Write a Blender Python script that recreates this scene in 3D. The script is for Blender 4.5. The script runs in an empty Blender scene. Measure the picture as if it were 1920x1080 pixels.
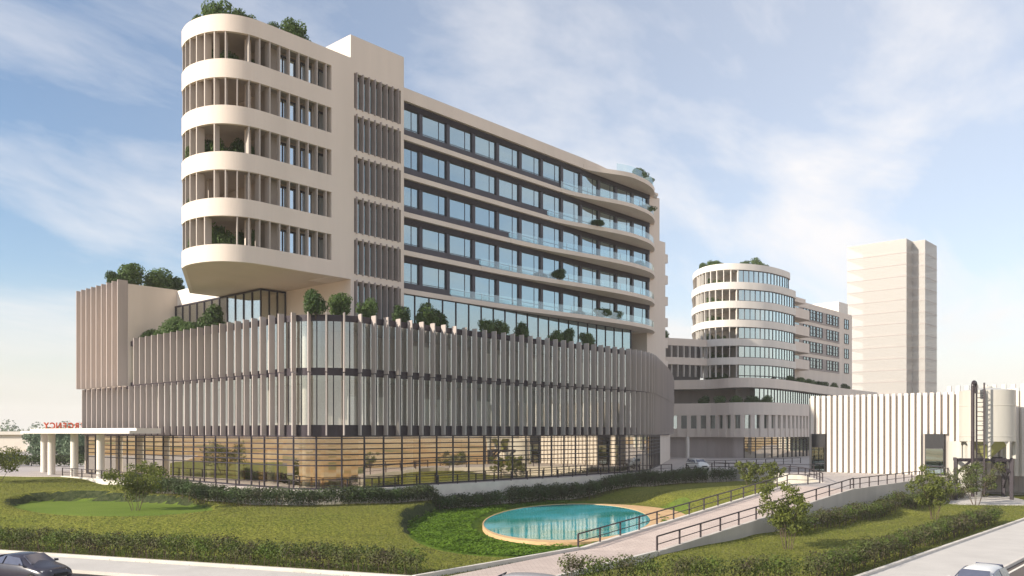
import bpy, math, random
from mathutils import Vector, noise
R = math.radians
random.seed(11)
sc = bpy.context.scene
COL = sc.collection
sin, cos, pi = math.sin, math.cos, math.pi

# ------------------------------------------------------------------ survey helpers
# World axes follow the main building: X along its long front, Y into the site.
CAM = (-57.1, -66.5, 4.85)
HZ = CAM[2]
FA = math.atan2(.670, .742)
FW = (cos(FA), sin(FA)); RT = (sin(FA), -cos(FA))
FPX = 1592.0
def W(X, Y):                       # viewer-ground frame (right, forward) -> world
    return (CAM[0] + RT[0]*X + FW[0]*Y, CAM[1] + RT[1]*X + FW[1]*Y)
def G(x, y, z):                    # photo point lying at height z -> world
    Y = (CAM[2]-z)*FPX/(y-812.0)
    return W((x-960)/FPX*Y, Y)
def inv(p):
    dx, dy = p[0]-CAM[0], p[1]-CAM[1]
    return (dx*RT[0]+dy*RT[1], dx*FW[0]+dy*FW[1])

# ------------------------------------------------------------------ materials
MATS = {}
def nodes(name):
    m = bpy.data.materials.new(name); m.use_nodes = True
    nt = m.node_tree; nt.nodes.clear()
    out = nt.nodes.new('ShaderNodeOutputMaterial')
    return m, nt, out
def mat(name, col, rough=.7, var=.08, scale=1.2, bump=0.0, metal=0.0, spec=.35, col2=None, streak=False, bscale=None):
    m, nt, out = nodes(name)
    b = nt.nodes.new('ShaderNodeBsdfPrincipled')
    b.inputs['Roughness'].default_value = rough
    b.inputs['Metallic'].default_value = metal
    b.inputs['Specular IOR Level'].default_value = spec
    tc = nt.nodes.new('ShaderNodeTexCoord')
    mp = nt.nodes.new('ShaderNodeMapping')
    if streak: mp.inputs['Scale'].default_value = (1, 1, .12)
    nt.links.new(tc.outputs['Object'], mp.inputs[0])
    n = nt.nodes.new('ShaderNodeTexNoise'); n.inputs['Scale'].default_value = scale
    n.inputs['Detail'].default_value = 5; n.inputs['Roughness'].default_value = .6
    nt.links.new(mp.outputs[0], n.inputs['Vector'])
    r = nt.nodes.new('ShaderNodeValToRGB')
    c2 = col2 or tuple(min(1, c*(1+var)) for c in col)
    c1 = tuple(c*(1-var) for c in col) if not col2 else col
    r.color_ramp.elements[0].position = .32; r.color_ramp.elements[1].position = .68
    r.color_ramp.elements[0].color = (*c1, 1); r.color_ramp.elements[1].color = (*c2, 1)
    nt.links.new(n.outputs['Fac'], r.inputs[0]); nt.links.new(r.outputs[0], b.inputs['Base Color'])
    if bump:
        n2 = nt.nodes.new('ShaderNodeTexNoise'); n2.inputs['Scale'].default_value = bscale or scale*8
        n2.inputs['Detail'].default_value = 4
        nt.links.new(tc.outputs['Object'], n2.inputs['Vector'])
        bp = nt.nodes.new('ShaderNodeBump'); bp.inputs['Strength'].default_value = bump
        bp.inputs['Distance'].default_value = .03
        nt.links.new(n2.outputs['Fac'], bp.inputs['Height']); nt.links.new(bp.outputs[0], b.inputs['Normal'])
    nt.links.new(b.outputs[0], out.inputs[0]); MATS[name] = m
    return m
def glass(name, tint, refl, rough=.01, gcol=(1, 1, 1), edge=.35):
    m, nt, out = nodes(name)
    t = nt.nodes.new('ShaderNodeBsdfTransparent'); t.inputs[0].default_value = (*tint, 1)
    g = nt.nodes.new('ShaderNodeBsdfGlossy'); g.inputs['Roughness'].default_value = rough
    g.inputs['Color'].default_value = (*gcol, 1)
    lw = nt.nodes.new('ShaderNodeLayerWeight'); lw.inputs[0].default_value = .5
    ma = nt.nodes.new('ShaderNodeMath'); ma.operation = 'MULTIPLY_ADD'
    ma.inputs[1].default_value = edge; ma.inputs[2].default_value = refl
    nt.links.new(lw.outputs['Facing'], ma.inputs[0])
    mx = nt.nodes.new('ShaderNodeMixShader')
    nt.links.new(ma.outputs[0], mx.inputs[0]); nt.links.new(t.outputs[0], mx.inputs[1]); nt.links.new(g.outputs[0], mx.inputs[2])
    tc = nt.nodes.new('ShaderNodeTexCoord'); n = nt.nodes.new('ShaderNodeTexNoise'); n.inputs['Scale'].default_value = .35
    nt.links.new(tc.outputs['Object'], n.inputs['Vector'])
    bp = nt.nodes.new('ShaderNodeBump'); bp.inputs['Strength'].default_value = .12; bp.inputs['Distance'].default_value = .02
    nt.links.new(n.outputs['Fac'], bp.inputs['Height']); nt.links.new(bp.outputs[0], g.inputs['Normal'])
    nt.links.new(mx.outputs[0], out.inputs[0]); MATS[name] = m
    return m
def leafmat(name, c1, c2, scale=.9, trans=.25):
    m, nt, out = nodes(name)
    tc = nt.nodes.new('ShaderNodeTexCoord')
    n = nt.nodes.new('ShaderNodeTexNoise'); n.inputs['Scale'].default_value = scale; n.inputs['Detail'].default_value = 6
    n.inputs['Roughness'].default_value = .7
    nt.links.new(tc.outputs['Object'], n.inputs['Vector'])
    r = nt.nodes.new('ShaderNodeValToRGB')
    r.color_ramp.elements[0].position = .36; r.color_ramp.elements[1].position = .64
    r.color_ramp.elements[0].color = (*c1, 1); r.color_ramp.elements[1].color = (*c2, 1)
    nt.links.new(n.outputs['Fac'], r.inputs[0])
    d = nt.nodes.new('ShaderNodeBsdfPrincipled'); d.inputs['Roughness'].default_value = .6
    d.inputs['Specular IOR Level'].default_value = .25
    t = nt.nodes.new('ShaderNodeBsdfTranslucent')
    mx = nt.nodes.new('ShaderNodeMixShader'); mx.inputs[0].default_value = trans
    nt.links.new(r.outputs[0], d.inputs['Base Color']); nt.links.new(r.outputs[0], t.inputs[0])
    nt.links.new(d.outputs[0], mx.inputs[1]); nt.links.new(t.outputs[0], mx.inputs[2])
    nt.links.new(mx.outputs[0], out.inputs[0]); MATS[name] = m
    return m
def pavermat(name, c1, c2, mortar, sx, rot=0, bw=.5, rh=.25):
    m, nt, out = nodes(name)
    b = nt.nodes.new('ShaderNodeBsdfPrincipled'); b.inputs['Roughness'].default_value = .8
    b.inputs['Specular IOR Level'].default_value = .25
    tc = nt.nodes.new('ShaderNodeTexCoord'); mp = nt.nodes.new('ShaderNodeMapping')
    mp.inputs['Rotation'].default_value = (0, 0, rot)
    nt.links.new(tc.outputs['Object'], mp.inputs[0])
    br = nt.nodes.new('ShaderNodeTexBrick'); br.inputs['Scale'].default_value = sx
    br.inputs['Color1'].default_value = (*c1, 1); br.inputs['Color2'].default_value = (*c2, 1)
    br.inputs['Mortar'].default_value = (*mortar, 1); br.inputs['Mortar Size'].default_value = .012
    br.inputs['Brick Width'].default_value = bw; br.inputs['Row Height'].default_value = rh
    nt.links.new(mp.outputs[0], br.inputs['Vector'])
    n = nt.nodes.new('ShaderNodeTexNoise'); n.inputs['Scale'].default_value = .25; n.inputs['Detail'].default_value = 8
    nt.links.new(tc.outputs['Object'], n.inputs['Vector'])
    mm = nt.nodes.new('ShaderNodeMix'); mm.data_type = 'RGBA'; mm.blend_type = 'MULTIPLY'; mm.inputs[0].default_value = .35
    nt.links.new(br.outputs['Color'], mm.inputs[6]); nt.links.new(n.outputs['Color'], mm.inputs[7])
    hs = nt.nodes.new('ShaderNodeMix'); hs.data_type = 'RGBA'; hs.blend_type = 'MULTIPLY'; hs.inputs[0].default_value = .35
    rr = nt.nodes.new('ShaderNodeValToRGB'); rr.color_ramp.elements[0].color = (.6, .6, .6, 1)
    rr.color_ramp.elements[0].position = .3; rr.color_ramp.elements[1].position = .6
    nt.links.new(n.outputs['Fac'], rr.inputs[0])
    nt.links.new(br.outputs['Color'], hs.inputs[6]); nt.links.new(rr.outputs[0], hs.inputs[7])
    nt.links.new(hs.outputs[2], b.inputs['Base Color'])
    nt.links.new(b.outputs[0], out.inputs[0]); MATS[name] = m
    return m

mat('wall', (.70, .615, .54), .75, .05, .35, .15, streak=True, bscale=14)
mat('wall_white', (.72, .675, .615), .7, .05, .4, .12, streak=True, bscale=14)
mat('soffit', (.60, .51, .42), .8, .04, .3)
mat('fin', (.45, .392, .368), .55, .10, .5, .1, streak=True, bscale=12)
mat('fin_pale', (.60, .555, .51), .6, .07, .6, .1, streak=True)
mat('louver', (.33, .285, .27), .55, .08, 1.0)
mat('charcoal', (.060, .056, .072), .5, .15, 1.0)
mat('frame', (.030, .024, .034), .45, .15, 2.0)
mat('spandrel', (.040, .030, .040), .4, .15, 1.0)
mat('loggia', (.34, .295, .26), .8, .08, .5)  # interior colour darkened to imitate shade in the balcony recesses
mat('loggia_fin', (.47, .42, .38), .65, .06, .6, .1, streak=True)  # wall colour darkened for the shading on the balcony fins
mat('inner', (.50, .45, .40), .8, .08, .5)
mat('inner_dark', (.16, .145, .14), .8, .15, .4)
mat('ceiling', (.55, .52, .48), .8, .05, .5)
mat('wood', (.50, .29, .12), .55, .2, .6)
mat('concrete', (.50, .455, .41), .85, .10, .6, .25, streak=True)
mat('kerb', (.62, .575, .52), .85, .10, .8, .2)
mat('pavement', (.53, .50, .465), .9, .07, .5, .08, bscale=3)
mat('asphalt', (.115, .095, .085), .9, .12, .4, .1, bscale=5)
mat('line_paint', (.75, .70, .62), .7, .12, 2)
mat('rail', (.036, .025, .030), .45, .15, 2)
mat('frame_purple', (.034, .026, .034), .5, .2, 2)
mat('bark', (.105, .075, .055), .9, .3, 4, .3)
mat('ring', (.58, .38, .20), .8, .12, 1.2, .1)
mat('soil', (.085, .060, .045), .95, .25, 1.5, .4)
mat('silo', (.50, .48, .43), .4, .07, .5, streak=True)
mat('hopper', (.36, .37, .13), .6, .1, 1.0)
mat('sign_red', (.66, .10, .03), .5, .1, 2)
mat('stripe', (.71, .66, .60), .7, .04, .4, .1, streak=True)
mat('stripe_shade', (.40, .36, .325), .75, .05, .5, streak=True)  # rib colour darkened to paint the shadow gaps between the ribs
mat('black', (.012, .012, .015), .5, .2, 2)
mat('tower_slab', (.48, .43, .38), .8, .05, .5)
mat('car_dark', (.032, .030, .045), .22, .1, 3, spec=.6)
mat('car_white', (.70, .69, .67), .25, .03, 3, spec=.6)
mat('car_grey', (.33, .32, .33), .25, .05, 3, spec=.6)
mat('tyre', (.02, .02, .02), .85, .2, 8)
mat('rim', (.45, .45, .46), .35, .1, 4, metal=.7)
mat('lamp_glass', (.70, .70, .68), .15, .05, 4, spec=.7)
mat('plate', (.65, .64, .55), .5, .05, 4)
mat('car_window', (.075, .085, .13), .06, .1, 3, spec=.9)
mat('roof_gravel', (.40, .37, .33), .95, .15, 2, .3)
mat('far_wall', (.62, .58, .53), .8, .05, .3)
mat('far_dark', (.14, .13, .15), .7, .2, .5)
mat('planter', (.30, .26, .24), .8, .1, 1)
glass('glass_ground', (.72, .69, .60), .50, gcol=(.95, .88, .76))
glass('glass_podium', (.86, .87, .84), .28, gcol=(.92, .96, .95))
glass('glass_window', (.42, .52, .54), .50, gcol=(.58, .71, .74))
glass('glass_dark', (.35, .38, .40), .22, gcol=(.8, .9, .9))
glass('glass_door', (.35, .45, .52), .62, gcol=(.8, .92, 1))
glass('glass_rail', (.80, .90, .89), .16, gcol=(.85, .98, 1), edge=.25)
glass('glass_round', (.50, .58, .58), .62, gcol=(.78, .90, .90))
leafmat('leaf_bush', (.060, .105, .034), (.16, .24, .075), 3.5, .4)
leafmat('leaf_dark', (.036, .070, .024), (.100, .160, .046), 3.5, .35)
leafmat('leaf_hedge', (.085, .058, .046), (.105, .165, .022), .7, .3)
leafmat('leaf_hedge_deep', (.062, .066, .036), (.075, .125, .038), .6, .3)
leafmat('leaf_shrub', (.075, .095, .020), (.19, .215, .040), 1.6, .35)
leafmat('leaf_far', (.11, .16, .10), (.17, .23, .14), .5)
leafmat('leaf_cover', (.075, .15, .014), (.19, .31, .030), 1.2, .4)
leafmat('blade', (.115, .125, .035), (.20, .20, .060), .7, .3)
pavermat('pavers', (.60, .50, .44), (.53, .435, .385), (.36, .28, .25), 1.0, R(42))
pavermat('plaza', (.50, .45, .42), (.46, .41, .385), (.36, .32, .30), .7, 0)

mat('bright_grass', (.085, .17, .030), .95, .25, 2.0, .3)
# tower 3 milky cladding: part see-through so the floor plates behind show
m, nt, out = nodes('milky')
d = nt.nodes.new('ShaderNodeBsdfPrincipled'); d.inputs['Base Color'].default_value = (.52, .50, .475, 1); d.inputs['Roughness'].default_value = .35
t = nt.nodes.new('ShaderNodeBsdfTransparent'); t.inputs[0].default_value = (.95, .93, .9, 1)
mx = nt.nodes.new('ShaderNodeMixShader'); mx.inputs[0].default_value = .50
nt.links.new(d.outputs[0], mx.inputs[1]); nt.links.new(t.outputs[0], mx.inputs[2]); nt.links.new(mx.outputs[0], out.inputs[0]); MATS['milky'] = m

# water
m, nt, out = nodes('water')
b = nt.nodes.new('ShaderNodeBsdfPrincipled'); b.inputs['Roughness'].default_value = .04
b.inputs['Specular IOR Level'].default_value = .45
tc = nt.nodes.new('ShaderNodeTexCoord'); mp = nt.nodes.new('ShaderNodeMapping'); mp.inputs['Rotation'].default_value = (0, 0, R(42)); mp.inputs['Scale'].default_value = (.7, 1.6, 1)
nt.links.new(tc.outputs['Object'], mp.inputs[0])
n1 = nt.nodes.new('ShaderNodeTexNoise'); n1.inputs['Scale'].default_value = .22; n1.inputs['Detail'].default_value = 5
nt.links.new(mp.outputs[0], n1.inputs['Vector'])
r = nt.nodes.new('ShaderNodeValToRGB'); r.color_ramp.elements[0].position = .38; r.color_ramp.elements[1].position = .62
r.color_ramp.elements[0].color = (.03, .30, .24, 1); r.color_ramp.elements[1].color = (.08, .50, .58, 1)
nt.links.new(n1.outputs['Fac'], r.inputs[0]); nt.links.new(r.outputs[0], b.inputs['Base Color'])
n2 = nt.nodes.new('ShaderNodeTexNoise'); n2.inputs['Scale'].default_value = 1.6; n2.inputs['Detail'].default_value = 3
nt.links.new(mp.outputs[0], n2.inputs['Vector'])
bp = nt.nodes.new('ShaderNodeBump'); bp.inputs['Strength'].default_value = .25; bp.inputs['Distance'].default_value = .02
nt.links.new(n2.outputs['Fac'], bp.inputs['Height']); nt.links.new(bp.outputs[0], b.inputs['Normal'])
nt.links.new(b.outputs[0], out.inputs[0]); MATS['water'] = m

# ------------------------------------------------------------------ mesh builder
OFF = {}
class MB:
    def __init__(s): s.v = []; s.f = []
    def add(s, vs, fs):
        n = len(s.v); s.v += [tuple(p) for p in vs]; s.f += [tuple(i+n for i in f) for f in fs]; return s
    def box(s, x0, x1, y0, y1, z0, z1):
        vs = [(x, y, z) for z in (z0, z1) for (x, y) in ((x0, y0), (x1, y0), (x1, y1), (x0, y1))]
        return s.add(vs, [(3, 2, 1, 0), (4, 5, 6, 7), (0, 1, 5, 4), (1, 2, 6, 5), (2, 3, 7, 6), (3, 0, 4, 7)])
    def bar(s, p, q, w, h=None):
        p = Vector(p); q = Vector(q); d = (q-p)
        if d.length < 1e-6: return s
        d.normalize(); h = h or w
        up = Vector((0, 0, 1)) if abs(d.z) < .95 else Vector((1, 0, 0))
        a = d.cross(up).normalized()*(w/2); c = a.cross(d).normalized()*(h/2)
        vs = [P+k for P in (p, q) for k in (-a-c, a-c, a+c, -a+c)]
        return s.add(vs, [(0, 1, 2, 3), (7, 6, 5, 4), (0, 4, 5, 1), (1, 5, 6, 2), (2, 6, 7, 3), (3, 7, 4, 0)])
    def tube(s, p, q, r, n=10, r2=None):
        p = Vector(p); q = Vector(q); d = (q-p).normalized(); r2 = r if r2 is None else r2
        up = Vector((0, 0, 1)) if abs(d.z) < .95 else Vector((1, 0, 0))
        a = d.cross(up).normalized(); c = a.cross(d).normalized()
        vs = [p+(a*cos(2*pi*i/n)+c*sin(2*pi*i/n))*r for i in range(n)] + [q+(a*cos(2*pi*i/n)+c*sin(2*pi*i/n))*r2 for i in range(n)]
        fs = [(i, (i+1) % n, n+(i+1) % n, n+i) for i in range(n)] + [tuple(range(n))[::-1], tuple(range(n, 2*n))]
        return s.add(vs, fs)
    def prism(s, poly, z0, z1):
        n = len(poly)
        zf0 = z0 if callable(z0) else (lambda x, y: z0); zf1 = z1 if callable(z1) else (lambda x, y: z1)
        vs = [(x, y, zf0(x, y)) for x, y in poly]+[(x, y, zf1(x, y)) for x, y in poly]
        return s.add(vs, [tuple(range(n))[::-1], tuple(range(n, 2*n))]+[(i, (i+1) % n, n+(i+1) % n, n+i) for i in range(n)])
    def ribbon(s, path, t, z0, z1):         # solid wall of thickness t to the LEFT of an open path
        o = offs(path, t); n = len(path)
        zf0 = z0 if callable(z0) else (lambda i: z0); zf1 = z1 if callable(z1) else (lambda i: z1)
        vs = []
        for i in range(n):
            a, c = path[i], o[i]
            vs += [(a[0], a[1], zf0(i)), (c[0], c[1], zf0(i)), (c[0], c[1], zf1(i)), (a[0], a[1], zf1(i))]
        fs = []
        for i in range(n-1):
            k = 4*i
            for j in range(4): fs.append((k+j, k+4+j, k+4+(j+1) % 4, k+(j+1) % 4))
        fs += [(0, 1, 2, 3), (4*n-1, 4*n-2, 4*n-3, 4*n-4)]
        return s.add(vs, fs)
    def sheet(s, path, z0, z1):
        n = len(path)
        vs = [(p[0], p[1], z0) for p in path]+[(p[0], p[1], z1) for p in path]
        return s.add(vs, [(i, i+1, n+i+1, n+i) for i in range(n-1)])
    def lathe(s, cx, cy, prof, n=32):
        vs = [(cx+r*cos(2*pi*i/n), cy+r*sin(2*pi*i/n), z) for r, z in prof for i in range(n)]
        fs = [(k*n+i, k*n+(i+1) % n, (k+1)*n+(i+1) % n, (k+1)*n+i) for k in range(len(prof)-1) for i in range(n)]
        return s.add(vs, fs)
    def mesh(s, name, m, org=(0, 0, 0), smooth=False):
        me = bpy.data.meshes.new(name)
        me.from_pydata([(a-org[0], b-org[1], c-org[2]) for a, b, c in s.v], [], s.f)
        me.materials.append(MATS[m] if isinstance(m, str) else m)
        if smooth:
            me.polygons.foreach_set('use_smooth', [True]*len(me.polygons))
        me.update(); return me
    def build(s, name, m, parent=None, local=False, smooth=False):
        org = (0, 0, 0) if local or parent is None else OFF.get(parent.name, (0, 0, 0))
        o = bpy.data.objects.new(name, s.mesh(name, m, org, smooth)); COL.objects.link(o)
        if parent is not None: o.parent = parent
        OFF[o.name] = org
        return o
def offs(path, t):
    n = len(path); res = []
    for i in range(n):
        a = Vector(path[max(i-1, 0)]); b = Vector(path[i]); c = Vector(path[min(i+1, n-1)])
        n1 = n2 = None
        if i > 0: d = (b-a).normalized(); n1 = Vector((-d.y, d.x))
        if i < n-1: d = (c-b).normalized(); n2 = Vector((-d.y, d.x))
        if n1 is None: m = n2
        elif n2 is None: m = n1
        else:
            m = (n1+n2)
            m = m.normalized() if m.length > 1e-6 else n1
            m = m/max(.35, m.dot(n1))
        res.append((b.x+m.x*t, b.y+m.y*t))
    return res
def catmull(pts, k=8):
    P = [pts[0]]+list(pts)+[pts[-1]]; out = []
    for i in range(1, len(P)-2):
        for j in range(k):
            t = j/k; a, b, c, d = P[i-1], P[i], P[i+1], P[i+2]
            out.append(tuple(.5*(2*b[q]+(c[q]-a[q])*t+(2*a[q]-5*b[q]+4*c[q]-d[q])*t*t+(3*b[q]-a[q]-3*c[q]+d[q])*t**3) for q in range(len(b))))
    out.append(tuple(pts[-1])); return out
def walk(path, step, start=0.0):       # points every `step` metres with tangent
    res = []; acc = -start
    for i in range(len(path)-1):
        a = Vector(path[i][:2]); b = Vector(path[i+1][:2]); L = (b-a).length
        if L < 1e-6: continue
        d = (b-a)/L
        while acc <= L:
            if acc >= 0: p = a+d*acc; res.append((p.x, p.y, math.atan2(d.y, d.x)))
            acc += step
        acc -= L
    return res
def tag(o, label=None, cat=None, group=None, kind=None):
    if label: o['label'] = label
    if cat: o['category'] = cat
    if group: o['group'] = group
    if kind: o['kind'] = kind
    return o
def thing(name, label, cat, loc=(0, 0, 0), rotz=0, group=None):
    o = bpy.data.objects.new(name, None); COL.objects.link(o)
    o.location = loc; o.rotation_euler = (0, 0, rotz); o.empty_display_size = .5
    OFF[o.name] = tuple(loc)
    return tag(o, label, cat, group)
def inst(name, me, parent, loc, rotz=0, local=False):
    o = bpy.data.objects.new(name, me); COL.objects.link(o); o.parent = parent
    org = (0, 0, 0) if local else OFF.get(parent.name, (0, 0, 0))
    o.location = (loc[0]-org[0], loc[1]-org[1], loc[2]-org[2]); o.rotation_euler = (0, 0, rotz)
    OFF[o.name] = loc
    return o
def dup(root, loc, rotz, label, group=None, scale=None):
    def cp(o, par):
        c = o.copy(); COL.objects.link(c)
        if par is not None: c.parent = par
        for ch in o.children: cp(ch, c)
        return c
    r = cp(root, None); r.location = loc; r.rotation_euler = (0, 0, rotz)
    if scale: r.scale = scale
    r['label'] = label
    if group: r['group'] = group
    return r
def struct(name, mb, m):
    return tag(mb.build(name, m), kind='structure')
def sst(e0, e1, x):
    t = max(0, min(1, (x-e0)/(e1-e0))); return t*t*(3-2*t)

# ------------------------------------------------------------------ foliage
def leaves(mb, centers, n, size, seed, flat=0.0, shell=.55):
    """centers: list of (x,y,z,rx,ry,rz) lobes; scatter small folded leaves through them"""
    rnd = random.Random(seed)
    wts = [c[3]*c[4]*c[5] for c in centers]; tot = sum(wts)
    for c, w in zip(centers, wts):
        for _ in range(int(n*w/tot)+1):
            th = rnd.uniform(0, 2*pi); u = rnd.uniform(-1, 1); rr = rnd.uniform(shell**3, 1)**(1/3.)
            q = math.sqrt(1-u*u)
            p = Vector((c[0]+c[3]*rr*q*cos(th), c[1]+c[4]*rr*q*sin(th), c[2]+c[5]*rr*u))
            s = size*rnd.uniform(.6, 1.35)
            nrm = Vector((q*cos(th)+rnd.uniform(-.9, .9), q*sin(th)+rnd.uniform(-.9, .9), u+rnd.uniform(-.5, 1.1)))
            if nrm.length < .05: nrm = Vector((0, 0, 1))
            nrm.normalize()
            a = nrm.cross(Vector((rnd.uniform(-1, 1), rnd.uniform(-1, 1), rnd.uniform(-1, 1))))
            if a.length < .05: a = nrm.cross(Vector((1, .3, .2)))
            a.normalize(); b = nrm.cross(a)
            mb.add([p-a*s*.5, p+b*s*.32+nrm*s*.08, p+a*s*.5, p-b*s*.32+nrm*s*.08], [(0, 1, 2, 3)])
def lobes(r, h, n, seed):
    rnd = random.Random(seed); L = []
    for i in range(n):
        th = rnd.uniform(0, 2*pi); d = rnd.uniform(.25, .62)*r; s = rnd.uniform(.34, .6)
        L.append((d*cos(th), d*sin(th), h*rnd.uniform(.28, .78), r*s, r*s, h*s*.55))
    L.append((0, 0, h*.5, r*.62, r*.62, h*.38))
    return L
def bush_mesh(seed, r=1.0, h=1.8, n=2600, size=.155, m='leaf_bush', nl=9):
    mb = MB(); leaves(mb, lobes(r, h, nl, seed), n, size, seed+1); return mb.mesh('bush', m)
BUSH = [bush_mesh(40+i, m=('leaf_bush' if i % 3 else 'leaf_dark')) for i in range(5)]
stem_mb = MB()
for k in range(3):
    stem_mb.tube((0, 0, 0), (.18*cos(k*2.1), .18*sin(k*2.1), .9), .045, 6, .02)
STEM = stem_mb.mesh('trunk', 'bark')
def bush(x, y, z, r, h, label, cat='bush', name='bush', group=None, k=None, trunk=True):
    k = random.randrange(5) if k is None else k
    o = thing(name, label, cat, (x, y, z), random.uniform(0, 6), group)
    c = inst('foliage', BUSH[k], o, (0, 0, 0), 0, True); c.scale = (r, r, h/1.8)
    if trunk:
        t = inst('trunk', STEM, o, (0, 0, -.02), 0, True); t.scale = (1, 1, h/1.8)
    return o
def shrub_tree(name, x, y, z, r, h, label, seed, n=2600, size=.15, m='leaf_shrub', cat='small tree', group=None, stems=6, crown0=.28):
    rnd = random.Random(seed)
    o = thing(name, label, cat, (x, y, z), 0, group)
    tr = MB(); L = []
    for i in range(stems):
        th = 2*pi*i/stems+rnd.uniform(-.4, .4); sp = rnd.uniform(.35, .95)*r
        base = Vector((.12*r*cos(th), .12*r*sin(th), -.05)); p = base; rad = .022*h/3
        top = Vector((sp*cos(th), sp*sin(th), h*rnd.uniform(.55, .92)))
        N = 5
        for j in range(1, N+1):
            t = j/N; q = base.lerp(top, t); q.x -= (1-t)*t*sp*.3*cos(th); q.y -= (1-t)*t*sp*.3*sin(th)
            q += Vector((rnd.uniform(-.05, .05), rnd.uniform(-.05, .05), 0))*h/3
            tr.tube(p, q, rad, 5, rad*.8); rad *= .8; p = q
            if j >= 2:
                for _ in range(2):
                    e = q+Vector((rnd.uniform(-.45, .45)*r, rnd.uniform(-.45, .45)*r, rnd.uniform(.05, .22)*h))
                    e.z = min(e.z, h*.97); e.z = max(e.z, h*crown0)
                    tr.tube(q, e, rad*.6, 4, rad*.2)
                    s = rnd.uniform(.13, .27)*r; L.append((e.x, e.y, e.z, s, s, s*.8))
    tr.build('trunk', 'bark', o, True)
    f = MB(); leaves(f, L, n, size, seed+5, shell=.1); f.build('crown', m, o, True)
    return o
def hedge(path, w, h, z, label, seed, m='leaf_hedge', dens=230, size=.13, name='hedge', stems=True, zf=None, cat='hedge'):
    """leafy hedge following a polyline (world xy)"""
    rnd = random.Random(seed)
    x0, y0 = path[0]
    z00 = zf(x0, y0) if zf else z
    o = thing(name, label, cat, (x0, y0, z00))
    mb = MB(); st = MB()
    for (x, y, an) in walk(path, .42):
        gz = zf(x, y) if zf else z
        nx, ny = -sin(an), cos(an)
        hh = h*(1+.14*noise.noise(Vector((x*.7, y*.7, seed))))
        ww = w*(1+.2*noise.noise(Vector((x*.9, y*.9, seed+9))))
        L = []
        for k in range(3):
            o2 = rnd.uniform(-.3, .3)*ww
            L.append((x+nx*o2+rnd.uniform(-.15, .15), y+ny*o2+rnd.uniform(-.15, .15), gz+hh*rnd.uniform(.55, .74), ww*.36, ww*.36, hh*.30))
        L.append((x, y, gz+hh*.38, ww*.33, ww*.33, hh*.30))
        leaves(mb, L, int(dens*.42), size, rnd.randrange(1 << 30), shell=.3)
        if stems:
            for _ in range(2):
                o2 = rnd.uniform(-.3, .3)*ww
                p = (x+nx*o2+rnd.uniform(-.2, .2), y+ny*o2+rnd.uniform(-.2, .2), gz-.05)
                st.tube(p, (p[0]+rnd.uniform(-.2, .2), p[1]+rnd.uniform(-.2, .2), gz+hh*.55), .022, 4, .012)
    nl = len(mb.f)
    if stems: mb.add(st.v, st.f)
    fo = mb.build('foliage', m, o)
    fo.data.materials.append(MATS['bark'])
    fo.data.polygons.foreach_set('material_index', [0]*nl+[1]*(len(mb.f)-nl))
    return o

# ------------------------------------------------------------------ terrain
ZR = -2.42; ZP = -2.27           # road, pavement
E = [(115, 893), (161.5, 896.5), (186, 898.5), (240, 904), (302, 909.5), (335, 913), (372, 916.5), (412.7, 919.5), (474, 922), (556, 921.8), (640, 919.8), (711, 916.2), (772, 912.8), (829, 909.8), (881, 906.6), (930.6, 903.8), (977, 901), (1020, 898.4), (1061, 896), (1099, 893.8), (1135, 891.8), (1169, 890), (1201.6, 888), (1232, 886), (1261, 884.2), (1288, 883), (1318, 881.6), (1347.8, 880.9), (1374.6, 881.5), (1420, 884.4), (1468, 888.3), (1488.5, 890.2), (1505, 892.5), (1524, 897.5), (1540, 905)]
EW = [G(x, y, 0) for x, y in E]
RLK = G(1484, 910, 0); RLS = G(1088, 1033.5, -2.35)      # ramp left kink / start
RRK = G(1597, 919, 0); RRS = G(1228, 1038, -2.35)
ER = [(1597, 919), (1617, 915.9), (1636.6, 912.9), (1672, 907.8), (1705, 903.2), (1740, 898.4), (1780, 893.2), (1830, 887.5)]
ERW = [G(x, y, 0) for x, y in ER]
ctrl = []
def cp(X, Y, z): ctrl.append((X, Y, z))
for (x, y), d in (((115, 893), -.06), ((240, 904), -.30), ((335, 913), -.62), ((412, 919.5), -.92), ((474, 922), -1.08), ((640, 919.8), -1.15), ((829, 909.8), -1.3), ((930, 903.8), -1.3), ((1061, 896), -1.32), ((1169, 890), -1.4), ((1288, 883), -1.5), ((1420, 884), -1.2)):
    X, Y = inv(G(x, y, 0)); cp(X, Y-1.5, d); cp(X, Y+6, d-.3)
for x in (-200, 0, 200, 400, 640, 780):
    X, Y = inv(G(x, 1035+.0637*x, ZP)); cp(X, Y, -2.34); cp(X, Y-6, -2.6)
for X in (-95, -75, -60): cp(X, 102, -.06); cp(X, 85, -.25); cp(X, 70, -1.0)
cp(-52, 92, -.1); cp(-60, 96, -.1)
for t in (0, .25, .5, .75, 1.0, 1.08):
    a = Vector(RLS).lerp(Vector(RLK), t); X, Y = inv(a); cp(X-1.0, Y+.8, min(-.28, -2.52+2.35*t)); cp(X+2, Y-1.6, min(-.6, -2.75+2.2*t))
    a = Vector(RRS).lerp(Vector(RRK), t); X, Y = inv(a); cp(X+1.6, Y-1.3, -2.36)
for p in ((15, 50), (22, 50), (30, 58), (40, 66), (40, 78), (48, 90), (60, 95), (60, 80), (30, 48), (50, 70)): cp(p[0], p[1], -2.36)
for p in ((0, 47), (4, 50)): cp(p[0], p[1], -2.36)
cp(26, 92, -1.3)
def ell(X, Y, cx, cy, dx, dy, A, B):
    ux, uy = X-cx, Y-cy
    return math.sqrt(((ux*dx+uy*dy)/A)**2+((-ux*dy+uy*dx)/B)**2)
POND = (4.75, 71.0, .15, .989, 14.7, 6.75)
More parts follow.
